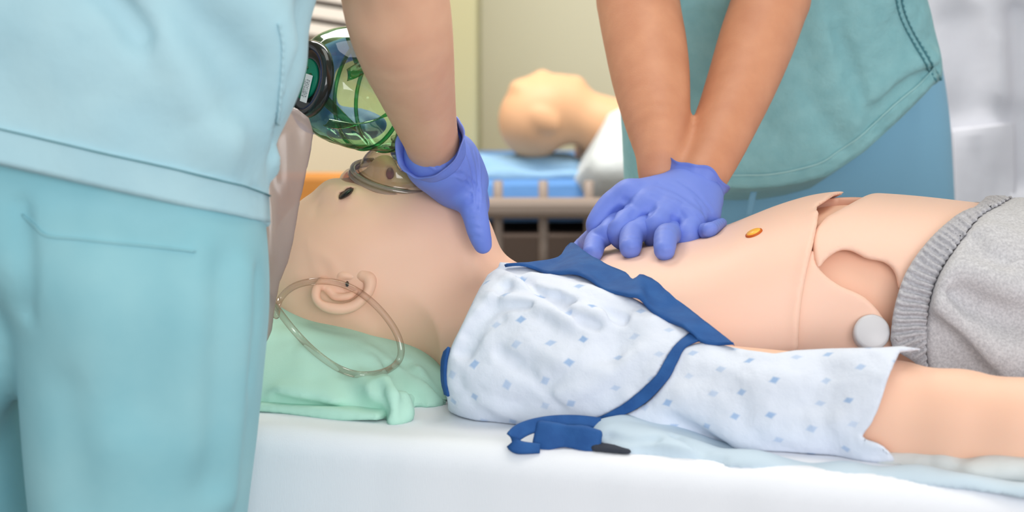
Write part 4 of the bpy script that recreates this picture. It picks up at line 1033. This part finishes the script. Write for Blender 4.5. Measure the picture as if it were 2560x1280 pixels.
lathe('valve_disc', B0, bax, [(-.0035, .00001), (-.0035, .019), (-.001, .0205), (-.001, .00001)], MT['green'], bvm, 40)
for t in (.4, 1.3, 2.2, 3.1): lathe('valve_pip', B0 + bax * -.0035 + .011 * (math.cos(t) * u_ + math.sin(t) * w_), -bax, [(0, .0016), (.0012, .0014), (.0014, .0003)], MT['bagrib'], bvm, 10)
# printed label on the ring: white sticker with rows of small figures
lc = P(771, 222, .1105) - bax * .0025
lu = P(778, 190, .1105) - P(764, 252, .1105); lu -= bax * (lu @ bax); lu /= np.linalg.norm(lu); lw = np.cross(bax, lu)
RL = np.stack([lw, lu, -bax], 1)
if np.linalg.det(RL) < 0: RL[:, 0] *= -1
lb = box('label', lc, (.0055, .0135, .0005), MT["label"], bvm, RL, .0004)
tc_ = bpy.data.curves.new('printing', 'FONT'); tc_.body = '8180021071\nCC01-17-6.5\n4101171714'; tc_.size = .0034; tc_.align_x = 'CENTER'; tc_.align_y = 'CENTER'; tc_.extrude = .0001; tc_.space_line = .9
to = bpy.data.objects.new('printing', tc_)
COL.objects.link(to)
ca = -bax; ex = lu
Rt = np.stack([ex, np.cross(ca, ex), ca], 1)
M4 = Matrix(Rt.tolist()).to_4x4(); M4.translation = Vector((lc - bax * .0006).tolist())
dg = bpy.context.evaluated_depsgraph_get(); me_ = bpy.data.meshes.new_from_object(to.evaluated_get(dg)); me_.transform(M4)
bpy.data.objects.remove(to)
link('printing', me_, MT['ink'], lb)
# valve between bag and mask
vc = P(1005, 352, .215)
e0 = B0 + bax * .138
tube('patient_valve', [e0, e0 + bax * .012, P(1030, 330, .22), P(1010, 368, .215), P(992, 385, .21)], [.018, .0185, .017, .0135, .0125], MT['rim'], bvm, 24, 30)

mk = thing('face_mask', 'clear domed mask over the nose and mouth of the front mannequin', 'mask', P(985, 440, .2))
mc = P(992, 447, .198); mn = np.array([.20, -.26, .95]); mn /= np.linalg.norm(mn)
Rm_ = .0400
ML = 1.16
mu = np.array([1.0, 0, 0]) - mn * mn[0]; mu /= np.linalg.norm(mu); mw = np.cross(mn, mu)
def mlathe(name, prof, m, parent, seg=72, wobf=None):
    th = np.linspace(0, 2 * math.pi, seg, endpoint=False); v = []
    for a, r in prof:
        k = np.ones(seg) if wobf is None else 1 + wobf(a, th)
        v.append(mc + mn * a + (r * k * np.cos(th) * ML)[:, None] * mu + (r * k * np.sin(th))[:, None] * mw)
    v = np.concatenate(v); n = len(prof)
    return tri_mesh(name, v, [(i * seg + j, i * seg + (j + 1) % seg, (i + 1) * seg + (j + 1) % seg, (i + 1) * seg + j) for i in range(n - 1) for j in range(seg)], m, parent)
def mring(name, a0, R, r, m): 
    t = np.linspace(0, 2 * math.pi, 11); return mlathe(name, [(a0 + r * math.sin(x), R + r * math.cos(x)) for x in t], m, mk)
tq = np.linspace(0, math.pi / 2 * .82, 16)
mlathe('dome', [(.003, .0352)] + [(.004 + .030 * math.sin(t), .0340 * math.cos(t) ** .8) for t in tq], MT['dome'], mk)
mlathe('port', [(.031, .0105), (.040, .0105), (.041, .0118), (.043, .0118)], MT['dome'], mk, 40)
mring('rim', .003, .0395, .0024, MT['rim']); mring('rim', -.0022, .0402, .0026, MT['rim']); mlathe('rim_shelf', [(.004, .034), (.004, .0395)], MT['dome'], mk)
mlathe('cushion', [(-.003, .039), (-.006, .0450), (-.011, .0478), (-.017, .0470), (-.021, .042), (-.022, .035), (-.019, .029), (-.013, .028)], MT['cushion'], mk, 72, lambda a, th: .03 * np.cos(2 * th + .4) + .01 * np.cos(9 * th))

tb = [(690, 790, .09), (700, 748, .085), (735, 716, .075), (790, 703, .068), (850, 709, .066), (905, 735, .062), (955, 780, .056), (990, 830, .05), (1003, 875, .046), (992, 908, .044), (955, 931, .044), (900, 937, .044), (845, 920, .044), (790, 882, .042), (740, 832, .036), (695, 775, .022), (660, 720, .005), (630, 660, -.01)]
f_under = umin([f_pil, f_body, f_ear])
tp = []
for x, y, Y in tb:
    q = P(x, y, Y)
    if x > 690:
        q2 = onsurf([(x, y)], f_under, .0042)[0]
        if q2[1] > -.06: q = P(x, y, min(q2[1] - .001, Y + .04))
    tp.append(q)
tag(tube('oxygen_tubing', tp, .0034, MT['pvc'], None, 14, 160), 'clear tubing looping past the ear and over the mint pillow', 'tubing')

# translucent reservoir bag hanging from the breathing bag
ro = [(600, 240), (745, 275), (776, 300), (787, 335), (782, 380), (768, 450), (752, 530), (742, 600), (728, 660), (708, 710), (697, 770), (690, 830), (668, 880), (600, 890)]
ctr = [P(x, y, .05) for x, y in ro]; rp = polycut(ctr)
cA = P(690, 560, .05)
def f_res(p):
    d = rp(p); t = np.sqrt(np.clip(-d, 0, .03) / .03) * .016 + .0003
    t = t * (1 + .35 * vnoise(p, (26, 26, 14), 81) + .18 * vnoise(p, (70, 70, 30), 82))
    y0 = .030 + .10 * (p[:, 2] - .2)
    return np.maximum(d, np.abs(p[:, 1] - y0) * .9 - t).astype(np.float32)
lo2 = np.min(ctr, 0); hi2 = np.max(ctr, 0)
res = blob('reservoir_bag', f_res, (lo2[0] - .01, -.04, lo2[2] - .03), (hi2[0] + .01, .10, hi2[2] + .03), .0028, MT['film'], None)
tag(res, 'greyish translucent plastic bag hanging beside the pale turquoise scrubs', 'plastic bag')

# ================================================================== behind: second bed and mannequin
YB = 2.0
b2 = thing('hospital_bed', 'second bed with taupe side rails and blue covers in the blurred background', 'bed', (.35, 2.2, FLZ))
def Wb(x, y, Y=YB): return P(x, y, Y)
z_top = Z_(1340, 500, YB - .15)
xl = X_(1080, 480, YB); xr = xl + 1.75
zt1 = Z_(1300, 448, 1.9); zb1 = Z_(1300, 500, 1.9)
box('mattress', ((xl + xr) / 2, 2.2, (zt1 + zb1) / 2 - .02), ((xr - xl) / 2, .34, (zt1 - zb1) / 2 + .02), MT['blue_mattress'], b2, None, .03)
box('bed_base', ((xl + xr) / 2, 2.2, zb1 - .09), ((xr - xl) / 2, .34, .03), MT['dark'], b2)
for k in range(7):
    x = xl + .12 + k * .24; box('base_strut', (x, 2.2, zb1 - .22), (.02, .30, .10), MT['dark'], b2, None, .004)
box('lower_frame', ((xl + xr) / 2, 2.2, zb1 - .36), ((xr - xl) / 2 - .1, .3, .03), MT['dark'], b2)
for x in (xl + .1, xr - .1):
    for y in (1.95, 2.45): tube('leg', [(x, y, zb1 - .3), (x, y, FLZ + .06)], .025, MT['dark'], b2, n=2); lathe('caster', (x, y - .012, FLZ + .05), (0, 1, 0), [(0, .001), (0, .045), (.004, .05), (.02, .05), (.024, .045), (.024, .001)], MT['black'], b2, seg=16)
YR = 1.72
z0, z1 = Z_(1340, 545, YR), Z_(1340, 495, YR)
box('side_rail', ((X_(1130, 520, YR) + X_(2300, 520, YR)) / 2, YR, (z0 + z1) / 2), ((X_(2300, 520, YR) - X_(1130, 520, YR)) / 2, .018, (z1 - z0) / 2), MT['rail'], b2, None, .012)
for x in (1135, 1245, 1358, 1472, 1585, 1700, 1815, 1930, 2045, 2160, 2275):
    tube('rail_post', [P(x, 452, YR + .01), P(x + 1, 700, YR + .01)], .0085, MT['rail'], b2, 12, 4)
for x in (1300, 1425, 1545, 1660): tube('far_post', [P(x, 560, 2.58), P(x, 700, 2.58)], .008, MT['rail'], b2, 12, 4)
hbx0, hbx1 = X_(690, 460, 2.05), X_(1080, 460, 2.05)
hb = box('headboard', ((hbx0 + hbx1) / 2, 2.05, (Z_(830, 432, 2.05) + FLZ) / 2 + .2), ((hbx1 - hbx0) / 2, .02, (Z_(830, 432, 2.05) - FLZ) / 2 - .2), MT['wood'], None, None, .012)
tag(hb, 'orange wooden panel low behind the mask and plastic bag', 'panel')

pl2 = thing('pillow', 'pale blue folded cover under the blurred mannequin head in the background', 'pillow', (X_(1330, 450, YB), YB, zt1))
fp = smin([fcap(P(1190, 424, YB), P(1420, 424, YB), .045, .045, (0, .1, 1), .62), fcap(P(1180, 405, YB + .05), P(1400, 402, YB + .05), .04, .03, (0, .1, 1), .5), fcap(P(1200, 440, YB - .08), P(1470, 440, YB - .08), .025, .02, (0, .1, 1), .6)], .02)
q0 = P(1100, 480, YB); q1 = P(1520, 360, YB)
blob('pillow_cover', rough(fp, ((16, 16, 16), .008, 91)), (q0[0], 1.80, q0[2] - .04), (q1[0], 2.3, q1[2] + .06), .009, MT['blue_sheet'], pl2)
m2 = thing('training_mannequin', 'blurred second mannequin lying on the background bed, face up', 'mannequin', P(1700, 450, YB))
f_h2 = smin([ell(P(1335, 300, YB), (.068, .075, .074), None), ell(P(1380, 262, YB), (.058, .055, .048)), cap(P(1385, 268, YB), P(1425, 250, YB), .050, .034)], .04)
f_h2 = smin([f_h2, cap(P(1340, 200, YB), P(1356, 190, YB), .010, .012), ell(P(1302, 218, YB), (.02, .04, .014)), ell(P(1400, 203, YB), (.014, .024, .010)), ell(P(1440, 212, YB), (.016, .018, .016))], .015)
f_h2 = smin([f_h2, cap(P(1440, 290, YB), P(1540, 320, YB), .052, .055)], .02)
f_h2 = smin([f_h2, ell(P(1362, 300, YB - .07), (.022, .012, .032), rotm(ry=-1.0))], .006)
f_h2 = smin([f_h2, ell(P(1640, 380, YB + .1), (.16, .18, .095)), cap(P(1700, 400, YB + .1), P(2400, 400, YB + .1), .11, .10)], .04)
q0 = P(1200, 560, YB); q1 = P(2500, 120, YB)
blob('body', f_h2, (q0[0], 1.70, q0[2]), (q1[0] + .2, 2.5, q1[2]), .009, MT['vinyl_far'], m2)
g2 = rough(smin([ell(P(1560, 400, YB - .06), (.11, .15, .085), rotm(ry=-.5)), fcap(P(1480, 390, YB - .12), P(1560, 430, YB - .16), .05, .06, (0, .4, 1), .6), cap(P(1650, 395, YB + .05), P(2300, 400, YB + .05), .14, .13), fcap(P(1440, 385, YB - .10), P(1500, 360, YB - .08), .02, .035, (0, .3, 1), .7)], .05), ((14, 14, 14), .012, 95))
g2 = inter(g2, off(lambda p: -f_h2(p), .0) if False else half(P(1490, 330, YB), (-1.0, 0, .55)))
gg = tag(blob('white_gown', g2, (P(1380, 500, YB)[0], 1.66, P(1400, 500, YB)[2] - .06), (P(2400, 300, YB)[0] + .1, 2.4, P(1400, 200, YB)[2]), .010, MT['white_cloth'], None), 'white gown over the shoulder of the blurred background mannequin', 'gown')

# louvred slats, top left behind the bag
lv = thing('louvred_vent', 'white louvred slats with dark gaps, top left behind the breathing bag', 'louvre', P(830, 30, 2.3))
RS = rotm(ry=math.radians(9), rx=math.radians(-18))
x0, x1 = X_(640, 30, 2.36), X_(1020, 30, 2.36); xm = (x0 + x1) / 2; hw = (x1 - x0) / 2
box('backing', (xm, 2.42, Z_(830, -60, 2.4)), (hw + .02, .008, .13), MT['gap'], lv, rotm(ry=math.radians(9)))
for y in (83, 38, -7, -52, -97, -142):
    box('slat', (xm, 2.385, Z_(830, y, 2.385)), (hw, .010, .0140), MT['slat'], lv, RS, .004)

# white-coated person, right
pw = thing('person', 'blurred person in a white coat standing at the right edge', 'person', (.98, 1.45, FLZ))
cxw = X_(2500, 300, 1.45)
pw.location = (cxw, 1.45, FLZ); bpy.context.view_layer.update()
zs = [-.45, -.25, 0, .2, .35, .5, .68]
f_ct = vloft(zs, [cxw] * 7, [1.45] * 7, [.24, .235, .225, .21, .205, .21, .20], [.155, .150, .145, .135, .13, .125, .10], 2.3, z0=-.45, z1=.66)
f_ct = smin([f_ct, cap((cxw - .17, 1.47, .6), (cxw - .235, 1.50, .36), .075, .06), cap((cxw + .17, 1.47, .6), (cxw + .235, 1.50, .36), .075, .06), cap((cxw - .235, 1.50, .36), (cxw - .11, 1.63, .20), .058, .045), cap((cxw + .235, 1.50, .36), (cxw + .11, 1.63, .20), .058, .045)], .03)
f_ct = stroke_px(f_ct, [([(2400, 60), (2420, 180), (2400, 280)], .03, -.012), ([(2470, 0), (2500, 120), (2520, 240)], .025, .012), ([(2540, 40), (2545, 250), (2550, 450)], .02, -.02), ([(2440, 380), (2460, 440), (2470, 500)], .012, -.006), ([(2500, 420), (2490, 500)], .012, -.005), ([(2380, 280), (2450, 270), (2540, 290)], .02, -.006)])
blob('coat', rough(f_ct, ((10, 10, 6), .008, 97)), (cxw - .36, 1.1, -.48), (cxw + .40, 1.74, .76), .010, MT['coat'], pw)
po = patch('coat_pocket', [[(2380, 326), (2440, 318), (2530, 306)], [(2382, 352), (2440, 346), (2534, 334)], [(2390, 560), (2440, 560), (2536, 560)]], f_ct, .006, .005, MT['coat'], pw, 20, 10)
hw_, hrw, hcw = person_head((cxw, 1.40, .90), 0.1, .25, pw)
f_pw = smin([hw_, cap((cxw, 1.45, .62), (cxw, 1.42, .80), .056, .052), cap((cxw - .15, 1.46, .58), (cxw + .15, 1.46, .58), .05, .05), *[chain([((cxw + sg * .15, 1.46, .58), .05), ((cxw + sg * .235, 1.50, .36), .042), ((cxw + sg * .13, 1.61, .22), .032), ((cxw + sg * .05, 1.67, .14), .024)]) for sg in (-1, 1)]], .03)
f_pw = smin([f_pw] + [hand([((cxw + sg * .05, 1.67, .14), .018), ((cxw - sg * (.0 + .008 * k), 1.675 + .012 * (sg > 0), .125 - .02 * k), .010), ((cxw - sg * (.035 - .004 * abs(k - 1)), 1.67 + .012 * (sg > 0), .105 - .02 * k), .008)]) for sg in (-1, 1) for k in range(4)] + [hand([((cxw + sg * .05, 1.67, .15), .016), ((cxw + sg * .02, 1.68, .175), .011), ((cxw - sg * .005, 1.68, .185), .009)]) for sg in (-1, 1)], .008)
blob('body', f_pw, (cxw - .28, 1.15, .0), (cxw + .30, 1.74, 1.06), .006, MT['skin_pale'], pw)
blob('hair', hrw, hcw - .17, hcw + .19, .009, MT['hair'], pw)
for s in (-1, 1):
    blob('trouser_leg', inter(cap((cxw + s * .1, 1.46, -.38), (cxw + s * .1, 1.47, FLZ + .06), .09, .075), zmin(FLZ + .03)), (cxw + s * .1 - .1, 1.34, FLZ), (cxw + s * .1 + .1, 1.58, -.26), .01, MT['dark_trouser'], pw)
    blob('shoe', sinter(ell((cxw + s * .1, 1.42, FLZ + .02), (.05, .14, .06)), zmin(FLZ + .002), .004), (cxw + s * .1 - .07, 1.26, FLZ - .01), (cxw + s * .1 + .07, 1.60, FLZ + .1), .007, MT['shoe'], pw)
print('script seconds', time.time() - T0)
